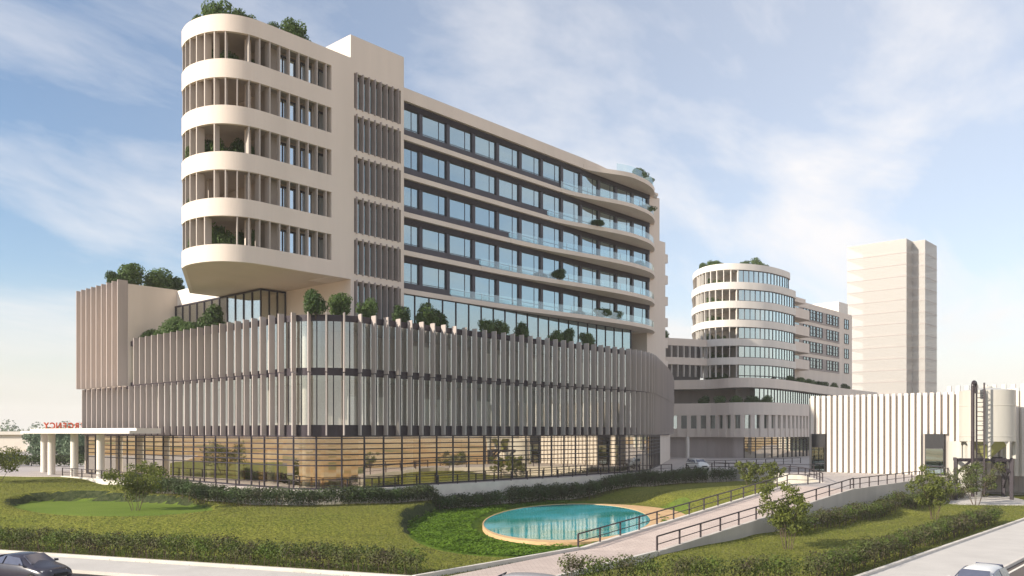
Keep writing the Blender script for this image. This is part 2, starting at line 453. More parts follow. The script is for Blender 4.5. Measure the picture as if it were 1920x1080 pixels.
BOWL = (2.6, 70.2, .10, .995, 21.6, 10.9)
LAWN2 = (-33.2, 70.0, -.86, .51, 11.5, 5.6)
def base_h(X, Y):
    sw = sz = 0
    for cx, cy, cz in ctrl:
        d2 = (X-cx)**2+(Y-cy)**2+.8; w = 1/(d2*d2); sw += w; sz += w*cz
    return sz/sw
_v = Vector(inv(G(80, 1040, -2.2))); _w = Vector(inv(G(640, 1076, -2.2))); _ld = (_w-_v).normalized()
_a = Vector(inv(G(1622, 1078.5, -2.2))); _b = Vector(inv(G(1920, 974, -2.2))); _rd = (_b-_a).normalized()
def street_side(X, Y, pad=0.0):
    dl = _ld.x*(Y-_v.y)-_ld.y*(X-_v.x); dr = _rd.x*(Y-_a.y)-_rd.y*(X-_a.x)
    return dl < pad or dr < pad
def lawn_h(X, Y):
    if street_side(X, Y, -.5): return -3.1
    h = base_h(X, Y)
    e = ell(X, Y, *BOWL)
    kx = sst(0, 7, X-BOWL[0]); e0, e1 = .955*(1-kx)+.85*kx, .99*(1-kx)+1.7*kx
    if e < e1:
        s = 1-sst(e0, e1, e); tgt = -2.33
        h = h*(1-s)+min(h, tgt)*s if h > tgt else h
    e2 = ell(X, Y, *POND)
    if e2 < 1.12: h = min(h, -2.36-.5*(1-sst(.9, 1.12, e2)))
    elif e2 < 1.8 and X > 4: h = h*sst(1.4, 1.8, e2)+min(h, -2.40)*(1-sst(1.4, 1.8, e2))
    e3 = ell(X, Y, *LAWN2)
    if e3 < 1.0:
        s = 1-sst(.92, .99, e3); h = h*(1-s)+min(h, -1.32)*s
    return min(h, -.045)
X0, X1, Y0, Y1, ST = -96.0, 66.0, 33.0, 110.0, .46
NX, NY = int((X1-X0)/ST)+1, int((Y1-Y0)/ST)+1
HT = [[0]*NX for _ in range(NY)]
for j in range(NY):
    for i in range(NX): HT[j][i] = lawn_h(X0+i*ST, Y0+j*ST)
def hgt(x, y):                       # terrain height at world xy
    X, Y = inv((x, y)); fx = min(max((X-X0)/ST, 0), NX-1.001); fy = min(max((Y-Y0)/ST, 0), NY-1.001)
    i, j = int(fx), int(fy); u, v = fx-i, fy-j
    return (HT[j][i]*(1-u)+HT[j][i+1]*u)*(1-v)+(HT[j+1][i]*(1-u)+HT[j+1][i+1]*u)*v
lm = MB()
# mesh is stored in the viewer-ground frame and the object rotated, so its object coordinates are (X,Y)
lm.v = [(X0+i*ST, Y0+j*ST, HT[j][i]+.012*noise.noise(Vector((i*.9, j*.9, 0)))) for j in range(NY) for i in range(NX)]
lm.f = [(j*NX+i, j*NX+i+1, (j+1)*NX+i+1, (j+1)*NX+i) for j in range(NY-1) for i in range(NX-1)]

m, nt, out = nodes('lawn')
b = nt.nodes.new('ShaderNodeBsdfPrincipled'); b.inputs['Roughness'].default_value = .95; b.inputs['Specular IOR Level'].default_value = .1
tc = nt.nodes.new('ShaderNodeTexCoord')
def nz(scale, det=4):
    n = nt.nodes.new('ShaderNodeTexNoise'); n.inputs['Scale'].default_value = scale; n.inputs['Detail'].default_value = det
    nt.links.new(tc.outputs['Object'], n.inputs['Vector']); return n
def ramp(src, c1, c2, p0=.35, p1=.65):
    r = nt.nodes.new('ShaderNodeValToRGB'); r.color_ramp.elements[0].position = p0; r.color_ramp.elements[1].position = p1
    r.color_ramp.elements[0].color = (*c1, 1); r.color_ramp.elements[1].color = (*c2, 1)
    nt.links.new(src, r.inputs[0]); return r.outputs[0]
def mixc(f, a, c):
    q = nt.nodes.new('ShaderNodeMix'); q.data_type = 'RGBA'
    if isinstance(f, float): q.inputs[0].default_value = f
    else: nt.links.new(f, q.inputs[0])
    nt.links.new(a, q.inputs[6]); nt.links.new(c, q.inputs[7]); return q.outputs[2]
def ellmask(cx, cy, dx, dy, A, B, e0=.97, e1=.985):
    mp = nt.nodes.new('ShaderNodeMapping'); mp.vector_type = 'TEXTURE'
    mp.inputs['Location'].default_value = (cx, cy, 0); mp.inputs['Rotation'].default_value = (0, 0, math.atan2(dy, dx)); mp.inputs['Scale'].default_value = (A, B, 1e6)
    nt.links.new(tc.outputs['Object'], mp.inputs[0])
    ln = nt.nodes.new('ShaderNodeVectorMath'); ln.operation = 'LENGTH'; nt.links.new(mp.outputs[0], ln.inputs[0])
    mr = nt.nodes.new('ShaderNodeMapRange'); mr.inputs[1].default_value = e0; mr.inputs[2].default_value = e1; mr.inputs[3].default_value = 1; mr.inputs[4].default_value = 0
    nt.links.new(ln.outputs['Value'], mr.inputs[0]); return mr.outputs[0]
grass = mixc(.5, ramp(nz(.16).outputs['Fac'], (.100, .128, .016), (.170, .172, .030)), ramp(nz(6.0, 8).outputs['Fac'], (.025, .045, .005), (.30, .29, .055), .40, .60))
bright = mixc(.3, ramp(nz(.3).outputs['Fac'], (.11, .17, .024), (.15, .205, .034)), ramp(nz(9.0, 5).outputs['Fac'], (.07, .12, .012), (.18, .24, .04)))
cover = ramp(nz(4.0, 6).outputs['Fac'], (.04, .08, .008), (.12, .19, .02))
c = mixc(ellmask(*BOWL), grass, cover)
# smooth green lawn, right-hand lawn, inner lawn beyond the pond
c = mixc(ellmask(*LAWN2, .93, .945), c, bright)
c = mixc(ellmask(14.2, 78.0, .35, .94, 6.0, 2.0), c, bright)
soilc = ramp(nz(3.0).outputs['Fac'], (.030, .042, .016), (.066, .078, .034))
ge = nt.nodes.new('ShaderNodeNewGeometry'); sx = nt.nodes.new('ShaderNodeSeparateXYZ'); nt.links.new(ge.outputs['True Normal'], sx.inputs[0])
mr = nt.nodes.new('ShaderNodeMapRange'); mr.inputs[1].default_value = .80; mr.inputs[2].default_value = .90; mr.inputs[3].default_value = 1; mr.inputs[4].default_value = 0
nt.links.new(sx.outputs['Z'], mr.inputs[0]); c = mixc(mr.outputs[0], c, soilc)
nt.links.new(c, b.inputs['Base Color'])
bp = nt.nodes.new('ShaderNodeBump'); bp.inputs['Strength'].default_value = .8; bp.inputs['Distance'].default_value = .08
nt.links.new(nz(7, 5).outputs['Fac'], bp.inputs['Height']); nt.links.new(bp.outputs[0], b.inputs['Normal'])
nt.links.new(b.outputs[0], out.inputs[0]); MATS['lawn'] = m
lawn = struct('lawn', lm, 'lawn'); lawn.location = (CAM[0], CAM[1], 0); lawn.rotation_euler = (0, 0, FA-pi/2)
lawn.data.polygons.foreach_set('use_smooth', [True]*len(lawn.data.polygons))

# ground sheet to the horizon
m, nt, out = nodes('field')
b = nt.nodes.new('ShaderNodeBsdfPrincipled'); b.inputs['Roughness'].default_value = .95; b.inputs['Specular IOR Level'].default_value = .1
tc = nt.nodes.new('ShaderNodeTexCoord')
mp = nt.nodes.new('ShaderNodeMapping'); mp.inputs['Scale'].default_value = (.35, 1.6, 1); mp.inputs['Rotation'].default_value = (0, 0, R(-20))
nt.links.new(tc.outputs['Object'], mp.inputs[0])
n = nt.nodes.new('ShaderNodeTexNoise'); n.inputs['Scale'].default_value = .022; n.inputs['Detail'].default_value = 5
nt.links.new(mp.outputs[0], n.inputs['Vector'])
r = nt.nodes.new('ShaderNodeValToRGB'); e = r.color_ramp.elements
e[0].position = .33; e[0].color = (.15, .18, .06, 1); e[1].position = .66; e[1].color = (.56, .44, .28, 1)
k = e.new(.45); k.color = (.46, .27, .11, 1); k = e.new(.55); k.color = (.50, .36, .18, 1)
nt.links.new(n.outputs['Fac'], r.inputs[0])
nt.links.new(r.outputs[0], b.inputs['Base Color']); nt.links.new(b.outputs[0], out.inputs[0]); MATS['field'] = m
gm = MB()
gx = [-1650, -1200, -700, -350, -200] + [-150+12*i for i in range(40)] + [420, 700, 1200, 1650]
def ground_h(X, Y): return -2.75+2.45*sst(-15, -50, X)*sst(84, 106, Y)
N = len(gx)
gm.v = [(X, Y, ground_h(X, Y)) for Y in gx for X in gx]
gm.f = [(j*N+i, j*N+i+1, (j+1)*N+i+1, (j+1)*N+i) for j in range(N-1) for i in range(N-1)]
g = struct('ground', gm, 'field'); g.location = (CAM[0], CAM[1], 0); g.rotation_euler = (0, 0, FA-pi/2)

# plaza slab with its retaining edge
far = [W(230, 120), W(260, 330), W(-120, 330), W(-140, 112)]
plaza_poly = [W(-62, 98.5), W(-57, 96.9)]+EW+[G(1512.6, 908.5, 0), RLK]+ERW+[W(62, 104)]+far
struct('plaza', MB().prism(plaza_poly, -3.2, 0.0), 'plaza')
copl = [p for p in EW]
o = struct('plaza_edge', MB().ribbon(offs(copl, -.06), .34, -3.1, .05), 'kerb')
o = struct('plaza_edge', MB().ribbon(offs(ERW, -.06), .34, -3.1, .05), 'concrete')
# ramp
def lerp2(a, b, t): return (a[0]+(b[0]-a[0])*t, a[1]+(b[1]-a[1])*t)
rm = MB()
rm.add([(*RLS, -2.33), (*RRS, -2.33), (*RRK, .012), (*RLK, .012), (*RLS, -3), (*RRS, -3), (*RRK, -3), (*RLK, -3)], [(0, 1, 2, 3), (0, 4, 5, 1), (1, 5, 6, 2), (2, 6, 7, 3), (3, 7, 4, 0)])
struct('ramp', rm, 'pavers')
def rampz(i, n, z0, z1): return z0+(z1-z0)*i/(n-1)
kp = [RLS, RLK]
struct('ramp_kerb', MB().ribbon(offs(kp, -.0), .30, -3.1, lambda i: (-2.19, .15)[i]), 'kerb')
kp2 = [RRS, RRK]
struct('ramp_wall', MB().ribbon(offs(kp2, -.30), .30, -3.1, lambda i: (-2.19, .15)[i]), 'concrete')
struct('ramp_kerb', MB().ribbon([RLK, G(1512.6, 908.5, 0), G(1538, 906, 0)], .25, -3, .13), 'kerb')

# streets and pavements (L = street on the left, Rr = street on the right)
def Lp(x, y, z): return Vector(inv(G(x, y, z)))
la, lb = Lp(80, 1040, -2.2), Lp(640, 1076, -2.2); ld = (lb-la).normalized()
l2 = Lp(210, 1073, ZP)
ra, rb = Lp(1622, 1078.5, -2.2), Lp(1920, 974, -2.2); rd = (rb-ra).normalized()
r2 = Lp(1900, 1052, ZP)
def isect(p, d, q, e):
    k = d.x*e.y-d.y*e.x; t = ((q.x-p.x)*e.y-(q.y-p.y)*e.x)/k; return p+d*t
c1 = isect(la, ld, ra, rd); c2 = isect(l2, ld, r2, rd)
def ww(v): return W(v.x, v.y)
pav = [ww(la-ld*160), ww(c1), ww(ra+rd*260), ww(r2+rd*260), ww(c2), ww(l2-ld*160)]
struct('pavement', MB().prism(pav, -2.9, ZP), 'pavement')
kl = [ww(la-ld*160), ww(Lp(779, 1083, -2.2))]
struct('kerb', MB().ribbon(kl, .22, -2.9, -2.14), 'kerb')
kr = [ww(c1), ww(ra+rd*260)]
struct('kerb', MB().ribbon(kr, .22, -2.9, -2.14), 'kerb')
off_ = [ww(l2-ld*160), ww(c2), ww(r2+rd*260)]
struct('road_kerb', MB().ribbon(offs(off_, -.16), .16, -2.9, ZP+.015), 'kerb')
# path from the pavement up to the ramp
ps = Lp(779, 1083, -2.2)
rrs = Vector(inv(RRS)); pq = Lp(1040, 1080, -2.2); pd = (pq-rrs).normalized(); pe_ = isect(rrs, pd, la, ld)
pp = [ww(ps+Vector((.0, -1.2))), ww(pe_+Vector((.2, -1.0))), ww(pe_), RRS, RLS]
struct('path', MB().prism(pp, -2.9, -2.262), 'pavers')
struct('path_kerb', MB().ribbon([ww(ps), RLS], .22, -2.9, -2.10), 'kerb')
struct('path_kerb', MB().ribbon([ww(pe_), RRS], -.22, -2.9, -2.16), 'kerb')
struct('path_kerb', MB().ribbon([ww(pe_+ld*.3), ww(c1)], .22, -2.9, -2.15), 'kerb')
# road: one sheet covering both streets on the viewer's side
road = [ww(l2-ld*160), ww(c2), ww(r2+rd*260), ww(r2+rd*260+Vector((12, -11))), W(32, 20), W(10, 12), W(-40, 27), ww(l2-ld*160+Vector((-4, -12)))]
struct('road', MB().prism(road, -2.9, ZR), 'asphalt')
lw = [ww(r2+rd*(-14)+Vector((.44, -.40))), ww(r2+rd*200+Vector((.44, -.40)))]
struct('road_marking', MB().ribbon(lw, .14, ZR-.01, ZR+.006), 'line_paint')
# pad and access road by the silo
struct('silo_pad', MB().prism([W(40, 96), W(38.5, 84), W(52.5, 84), W(56, 96)], -2.8, -2.24), 'pavement')
struct('service_road', MB().prism([W(54, 103), W(58, 99), W(130, 118), W(130, 126)], -2.8, -2.30), 'pavement')

# pond
def ellpts(cx, cy, dx, dy, A, B, n=72, s=1.0, a0=0, a1=2*pi):
    return [W(cx+dx*A*s*cos(t)-dy*B*s*sin(t), cy+dy*A*s*cos(t)+dx*B*s*sin(t)) for t in [a0+(a1-a0)*i/n for i in range(n)]]
struct('pond_water', MB().prism(ellpts(*POND), -2.9, -2.295), 'water')
ring_w = [.05+3.4*max(0, cos(t-1.62*pi))**3+1.25*max(0, cos(t-1.12*pi))**2 for t in [2*pi*i/72 for i in range(72)]]
inn = ellpts(*POND, s=.995); mbr = MB()
cx, cy, dx, dy, A, B = POND
outp = [W(cx+dx*(A+w)*cos(t)-dy*(B+w)*sin(t), cy+dy*(A+w)*cos(t)+dx*(B+w)*sin(t)) for w, t in zip(ring_w, [2*pi*i/72 for i in range(72)])]
vs = [(x, y, z) for x, y in inn for z in (-2.7, -2.262)]+[(x, y, z) for x, y in outp for z in (-2.7, -2.262)]
fs = []
for i in range(72):
    k = (i+1) % 72
    fs += [(2*i+1, 2*k+1, 144+2*k+1, 144+2*i+1), (2*i, 2*k, 2*k+1, 2*i+1), (144+2*i, 144+2*i+1, 144+2*k+1, 144+2*k)]
struct('pond_edge', mbr.add(vs, fs), 'ring')
# ------------------------------------------------------------------ ground cover, grass (stuff)
rnd = random.Random(5)
gc = MB()
tot = 0
while tot < 15000:
    t = rnd.uniform(0, 2*pi); s = math.sqrt(rnd.uniform(0, 1))
    cx, cy, dx, dy, A, B = BOWL
    X = cx+dx*A*s*cos(t)-dy*B*s*sin(t); Y = cy+dy*A*s*cos(t)+dx*B*s*sin(t)
    if ell(X, Y, *BOWL) > .955: continue
    if ell(X, Y, *POND) < 1.13: continue
    q3 = Vector((X, Y))-Vector(inv(RLS)); v3 = Vector(inv(RLK))-Vector(inv(RLS))
    if v3.x*q3.y-v3.y*q3.x < .25*v3.length: continue
    v3 = Vector(inv(RLS))-ps; q3 = Vector((X, Y))-ps
    if v3.x*q3.y-v3.y*q3.x < .3*v3.length: continue
    if Y > 74 and X > 6: continue
    x, y = W(X, Y); z = hgt(x, y)
    h = .10+.10*noise.noise(Vector((X*.5, Y*.5, 3)))
    a = rnd.uniform(0, 6.28); l = rnd.uniform(.08, .17); nx, ny = cos(a)*l, sin(a)*l; tz = rnd.uniform(-.06, .08)
    zz = z+h*rnd.uniform(.3, 1.6)
    gc.add([(x-nx, y-ny, zz-tz), (x-ny*.6, y+nx*.6, zz+.03), (x+nx, y+ny, zz+tz), (x+ny*.6, y-nx*.6, zz+.03)], [(0, 1, 2, 3)])
    tot += 1
tag(gc.build('ground_cover', 'leaf_cover'), 'bright green leafy ground cover curving round the near side of the pond', 'ground cover', kind='stuff')
gr = MB(); tot = 0
while tot < 42000:
    Y = 42+ (rnd.random()**1.3)*50; X = rnd.uniform(-40, 48)*(Y/60)
    if ell(X, Y, *BOWL) < .99 or ell(X, Y, *LAWN2) < .95: continue
    xp = 960+X/Y*FPX
    x, y = W(X, Y); z = hgt(x, y)
    if z > -.1 and xp < 100: continue
    if xp < -30 or xp > 1950: continue
    if street_side(X, Y, .25): continue
    # keep off ramp / path strip
    if X > 1 :
        cL = RLS[0]-0; 
        v = Vector(inv(RLK))-Vector(inv(RLS)); q = Vector((X, Y))-Vector(inv(RLS)); side = v.x*q.y-v.y*q.x
        v2 = Vector(inv(RRK))-Vector(inv(RRS)); q2 = Vector((X, Y))-Vector(inv(RRS)); side2 = v2.x*q2.y-v2.y*q2.x
        if side < 1.0*v.length and side2 > -.6*v2.length: continue
    for _ in range(2):
        a = rnd.uniform(0, 6.28); hgt_ = rnd.uniform(.05, .13); w = .022
        px, py = x+rnd.uniform(-.08, .08), y+rnd.uniform(-.08, .08)
        gr.add([(px-cos(a)*w, py-sin(a)*w, z-.01), (px+cos(a)*w, py+sin(a)*w, z-.01), (px+rnd.uniform(-.06, .06), py+rnd.uniform(-.06, .06), z+hgt_)], [(0, 1, 2)])
    tot += 1
tag(gr.build('grass', 'blade'), 'short dry olive green grass blades over the lawns', 'grass', kind='stuff')

# ------------------------------------------------------------------ MAIN BUILDING
main = thing('hospital_building', 'large cream hospital with rounded balcony tower above a finned glazed podium', 'building', (-15, 0, 0))
Z = lambda r: HZ+r                    # levels are measured from eye height
# podium outline (glass line), from far left round the corner to far right
arc = [(-10.6+5.0*cos(t), -2.1+5.0*sin(t)) for t in [pi+ (pi/2)*i/12 for i in range(13)]]
rightc = catmull([(26.0, -7.1), (30.0, -7.1), (36.0, -5.8), (45.0, -1.4), (66.5, 10.0), (88, 22.5)], 8)
POD_L = [(-15.6, 40.4)]+arc+rightc
def path_clip(path, f): return [p for p in path if f(p)]
# ground floor curtain wall
gpath = [(-15.6, 39.5)]+arc+[p for p in rightc if p[0] < 53]
cw = MB().sheet(gpath, .12, HZ-.3).build('ground_floor_glazing', 'glass_ground', main)
fr = MB()
pts = walk(gpath, 2.15)
for (x, y, an) in pts: fr.bar((x, y, 0), (x, y, HZ-.2), .12)
gout = offs(gpath, -.03)
for k in range(6):
    z = HZ-.45-.47*k
    fr.ribbon(gout, .09, z-.05, z+.05)
fr.ribbon(gout, .10, .0, .16)
fr.build('mullion_grid', 'frame', cw)
# floor plates, interior
def region(off_in, z0, z1, m, name, path=POD_L, depth=None):
    p = offs(path, off_in)
    poly = p+[(88, 40), (-15.6+off_in, 42)] if depth is None else p
    return MB().prism(poly, z0, z1).build(name, m, main)
clip = [p for p in POD_L if p[0] < 80]
def plate(off_in, z0, z1, m, name):
    p = offs(clip, off_in); return MB().prism(p+[(80, 40), (0, 40.3), (-15.6+off_in, 40.3)], z0, z1).build(name, m, main)
plate(.12, Z(-.32), Z(.62), 'ceiling', 'floor_slab'); plate(.12, Z(4.95), Z(5.6), 'ceiling', 'floor_slab')
plate(.12, Z(9.55), Z(9.75), 'roof_gravel', 'podium_roof')
for z0, z1 in ((-.34, .70), (4.95, 5.6), (9.6, 10.15)):
    MB().ribbon(offs(POD_L, -.05), .15, Z(z0), Z(z1)).build('spandrel_band', 'spandrel', main)
up = MB().sheet(POD_L, Z(.70), Z(4.95)).sheet(POD_L, Z(5.6), Z(9.6)).build('upper_glazing', 'glass_podium', main)
fr = MB()
for (x, y, an) in walk(POD_L, 1.4, .1):
    fr.bar((x, y, Z(.7)), (x, y, Z(9.6)), .07)
fr.build('mullion_grid', 'frame', up)
inner = offs(clip, 6.5)
MB().ribbon(inner, .3, .05, 2.9).build('inner_wall', 'wood', main)
MB().ribbon(inner, .28, 2.9, Z(-.35)).build('inner_wall', 'inner', main)
MB().ribbon(offs(clip, 7.5), .3, Z(.62), Z(4.95)).ribbon(offs(clip, 7.5), .3, Z(5.6), Z(9.55)).build('inner_wall', 'inner', main)
colm = MB().tube((0, 0, 0), (0, 0, Z(9.5)), .34, 12).mesh('column', 'wall_white')
for (x, y, an) in walk(offs(clip, 2.2), 5.6, 2): inst('column', colm, main, (x, y, 0))
rr = random.Random(3)
for (x, y, an) in walk(offs(clip, 4.6), 7.2, 3):
    w = rr.uniform(1.0, 2.6); nx, ny = cos(an)*w, sin(an)*w
    MB().ribbon([(x-nx, y-ny), (x+nx, y+ny)], .2, .03, rr.choice((2.6, 3.1, 4.2))).build('partition_or_daylight_panel', rr.choice(('inner', 'wood')), main)
for zz in (Z(.65), Z(5.63)):  # white panels added to stand in for daylight seen through the upper floors
    for (x, y, an) in walk(offs(clip, 1.3), 1.75, 1):
        if x < -11 or x > 27 or rr.random() < .3: continue
        w = rr.uniform(.3, .62); nx, ny = cos(an)*w, sin(an)*w
        MB().ribbon([(x-nx, y-ny), (x+nx, y+ny)], .12, zz, zz+2.6).build('partition_or_daylight_panel', 'stripe', main)
# vertical fins: instances of two blades
def finmesh(h, d, t, m='fin'):
    return MB().box(-t/2, t/2, -d, 0, 0, h).mesh('fin', m)
f_up = finmesh(5.05, .60, .10); f_lo = finmesh(5.35, .50, .10)
fcand = []
for (x, y, an) in walk(offs(POD_L, -.12), 1.4, .55):
    for (zz, me) in ((Z(5.25), f_up), (Z(-.2), f_lo)):
        if y > 26.5 and x < -10 and zz > 8: continue
        depth = inv((x, y))[1]; fcand.append((depth, x, y, an, zz, me))
f_st = MB().box(-.06, .06, -1.1, 0, 0, 11.65).mesh('fin', 'fin')
y = 28.0
while y < 39.8: fcand.append((inv((-15.9, y))[1], -15.9, y, -pi/2, Z(5.2), f_st)); y += 1.42
fcand.sort(key=lambda q: q[0]-(20 if q[5] is f_st else 0))
for q in fcand[:100]:
    inst('fin', q[5], main, (q[1], q[2], q[4]), q[3])
fm = MB()
def addfin(mb, x, y, an, z0, z1, d, t=.11):
    c, s = cos(an), sin(an)
    P = [(-t/2, 0), (t/2, 0), (t/2, -d), (-t/2, -d)]
    P = [(x+c*a-s*b, y+s*a+c*b) for a, b in P]
    mb.prism(P[::-1], z0, z1)
for q in fcand[100:]:
    addfin(fm, q[1], q[2], q[3], q[4], q[4]+(5.05 if q[5] is f_up else 5.35), .66 if q[5] is f_up else .56)
tag(fm.build('fin', 'fin', main), kind='stuff')
# tall left volume
MB().box(-15.9, -10.3, 27.8, 39.5, Z(5.2), Z(16.5)).build('stair_block', 'wall', main)
MB().box(-10.3, -2, 17.9, 39.5, Z(14.62), Z(16.4)).build('roof_block', 'wall_white', main)
MB().box(-15.9, -15.65, 27.2, 39.5, Z(4.9), Z(5.2)).build('ledge', 'spandrel', main)
MB().box(-15.55, 60, 40.35, 40.6, 0, Z(9.6)).build('rear_wall', 'inner', main)
# pavilion under the tower
pv = MB().box(-10.5, -10.46, 9.7, 27.8, Z(9.7), Z(14.55)).box(-10.46, -7.65, 9.7, 9.74, Z(9.7), Z(14.55)).build('pavilion_glazing', 'glass_podium', main)
fr = MB()
for i in range(12): yy = 9.7+i*(18.0/11); fr.bar((-10.52, yy, Z(9.7)), (-10.52, yy, Z(14.5)), .13)
for i in range(1, 4): xx = -10.5+i*.94; fr.bar((xx, 9.66, Z(9.7)), (xx, 9.66, Z(14.5)), .12)
fr.bar((-10.52, 9.6, Z(14.5)), (-10.52, 27.8, Z(14.5)), .16); fr.bar((-10.6, 9.66, Z(14.5)), (-7.65, 9.66, Z(14.5)), .16)
fr.build('mullion_grid', 'frame', pv)
MB().box(-6.5, -6.2, 10, 40, Z(9.8), Z(14.6)).build('inner_wall', 'inner', main)

# tower left wing
def bez(p, c, q, n=16): return [tuple((1-t)**2*p[k]+2*t*(1-t)*c[k]+t*t*q[k] for k in (0, 1)) for t in [i/n for i in range(n+1)]]
FB = -1.2
nose = catmull([(-16.0, FB), (-18.0, -1.08), (-19.6, -.38), (-20.6, .75), (-21.15, 2.3), (-21.25, 4.0), (-20.9, 5.6)], 7)
TLp = [(-13.9, 17.8)]+nose[::-1]+[(-10.0, FB)]       # slanted side -> nose -> front (building on the left)
TLfull = [(-1.0, 17.8)]+TLp+[(-1.2, FB)]
op_t = [34.15-3.92*k for k in range(5)]; op_b = [31.82-3.94*k for k in range(5)]
bands = [(34.15, 35.6)]+[(op_t[k+1], op_b[k]) for k in range(4)]+[(14.6, op_b[4])]
TLb = [(-4, 17.8)]+TLp[:-1]+[(-9.8, FB)]
for z0, z1 in bands: MB().ribbon(TLb, .32, Z(z0), Z(z1)).build('balcony_band', 'wall', main)
inn_p = offs(TLb, .05)
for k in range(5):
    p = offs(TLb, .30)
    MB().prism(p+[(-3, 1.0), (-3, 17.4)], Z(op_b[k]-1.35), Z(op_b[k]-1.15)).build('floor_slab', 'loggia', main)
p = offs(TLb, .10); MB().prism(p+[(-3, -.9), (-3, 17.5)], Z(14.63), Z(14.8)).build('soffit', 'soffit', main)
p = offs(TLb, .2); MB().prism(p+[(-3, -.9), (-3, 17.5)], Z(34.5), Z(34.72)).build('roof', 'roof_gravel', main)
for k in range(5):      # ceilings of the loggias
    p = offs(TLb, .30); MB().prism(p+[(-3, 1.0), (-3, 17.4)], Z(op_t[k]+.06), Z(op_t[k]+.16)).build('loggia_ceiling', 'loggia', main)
# solid wall + core
MB().box(-9.8, -7.6, FB, 2.4, Z(14.6), Z(35.6)).build('front_wall', 'wall', main)
core = MB()
core.box(-7.6, -7.2, FB, 10, Z(9.7), Z(37.8)); core.box(-1.4, -1.0, FB, 10, Z(9.7), Z(37.8)); core.box(-7.2, -1.4, -.3, 10, Z(9.7), Z(34.3))
core.box(-7.2, -1.4, FB, 10, Z(34.3), Z(37.8))
for k in range(5): core.box(-7.2, -1.4, FB, -.3, Z(30.25-3.945*k), Z(30.95-3.945*k))
core.build('stair_core', 'wall', main)
bl = MB()
for an in (0,):
    bl.prism([(-.05, .05), (.03, -.50), (.13, -.48), (.05, .05)][::-1], 0, 3.5)
blm = bl.mesh('slat', 'louver')
gl = MB().box(0, 5.8, 0, .04, 0, 3.3).mesh('pane', 'glass_window')
hd = MB().box(0, 5.8, -.03, .1, 3.0, 3.34).mesh('shutter_box', 'frame')
for k in range(6):
    zb = 30.95-3.945*k if k < 5 else 11.2
    scn = MB().box(-7.2, -1.4, -.42, -.36, Z(zb), Z(zb+3.33)).build('louvre_screen', 'spandrel', main)
    g_ = inst('pane', gl, scn, (-7.2, -.50, Z(zb))); OFF[g_.name] = (0, 0, 0); g_.location = (-7.2-main.location.x, -.50, Z(zb))
    h_ = inst('shutter_box', hd, scn, (0, 0, 0)); h_.location = (-7.2-main.location.x, -.56, Z(zb))
    for i in range(8):
        s_ = inst('slat', blm, scn, (0, 0, 0)); s_.location = (-7.0+i*.735-main.location.x, -.85, Z(zb)-.08)
# loggia fins on the nose
lf = MB().box(-.05, .05, 0, .8, 0, 2.42).mesh('loggia_fin', 'loggia_fin')
lf2 = MB().box(-.05, .05, 0, .42, 0, 2.42).mesh('loggia_fin', 'loggia_fin')
fpts = walk(TLb[1:-1]+[(-10.0, FB)], .98, 10.2)
fpts = [p for p in fpts if not (p[0] > -18.5 and p[1] > 3)]
gaps = [[(424, 452)], [], [(376, 396), (403, 455)], [(372, 383)], [(392, 431)]]     # bays left open for the planting
def bearing(x, y): X, Y = inv((x, y)); return 960+X/Y*FPX
for k in range(5):
    for i, (x, y, an) in enumerate(fpts):
        if any(a < bearing(x, y) < b for a, b in gaps[k]): continue
        nx, ny = -sin(an), cos(an)
        f_ = inst('loggia_fin', lf2 if x > -15.8 else lf, main, (x+nx*.03, y+ny*.03, Z(op_b[k]-.02)), an)
# inner wall of the loggias, with glazed doors
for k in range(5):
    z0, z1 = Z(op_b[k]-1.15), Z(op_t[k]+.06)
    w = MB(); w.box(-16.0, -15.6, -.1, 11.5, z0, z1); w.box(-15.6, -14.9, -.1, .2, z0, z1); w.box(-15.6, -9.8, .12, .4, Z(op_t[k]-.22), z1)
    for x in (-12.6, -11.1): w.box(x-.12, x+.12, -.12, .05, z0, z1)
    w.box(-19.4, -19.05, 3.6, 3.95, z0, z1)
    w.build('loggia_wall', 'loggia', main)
    dr = MB().box(-14.9, -9.8, .0, .04, z0, Z(op_t[k]-.22)).build('terrace_door', 'glass_door', main)
    fr = MB()
    for i in range(9): fr.bar((-14.9+i*.64, -.04, z0), (-14.9+i*.64, -.04, Z(op_t[k]-.22)), .08)
    fr.bar((-14.9, -.04, Z(op_t[k]-.28)), (-9.8, -.04, Z(op_t[k]-.28)), .13)
    fr.build('frame', 'frame', dr)
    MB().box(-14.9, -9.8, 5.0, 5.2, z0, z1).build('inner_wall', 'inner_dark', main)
    cm = MB().tube((-17.6, .2, z0), (-17.6, .2, z1), .28, 14); cm.build('column', 'wall', main, smooth=False)

# right block: body, windows, slabs, balconies
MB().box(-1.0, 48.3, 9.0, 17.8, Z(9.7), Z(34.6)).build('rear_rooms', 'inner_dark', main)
MB().box(-1.0, 48.3, .35, 17.8, Z(34.0), Z(34.5)).build('roof', 'roof_gravel', main)
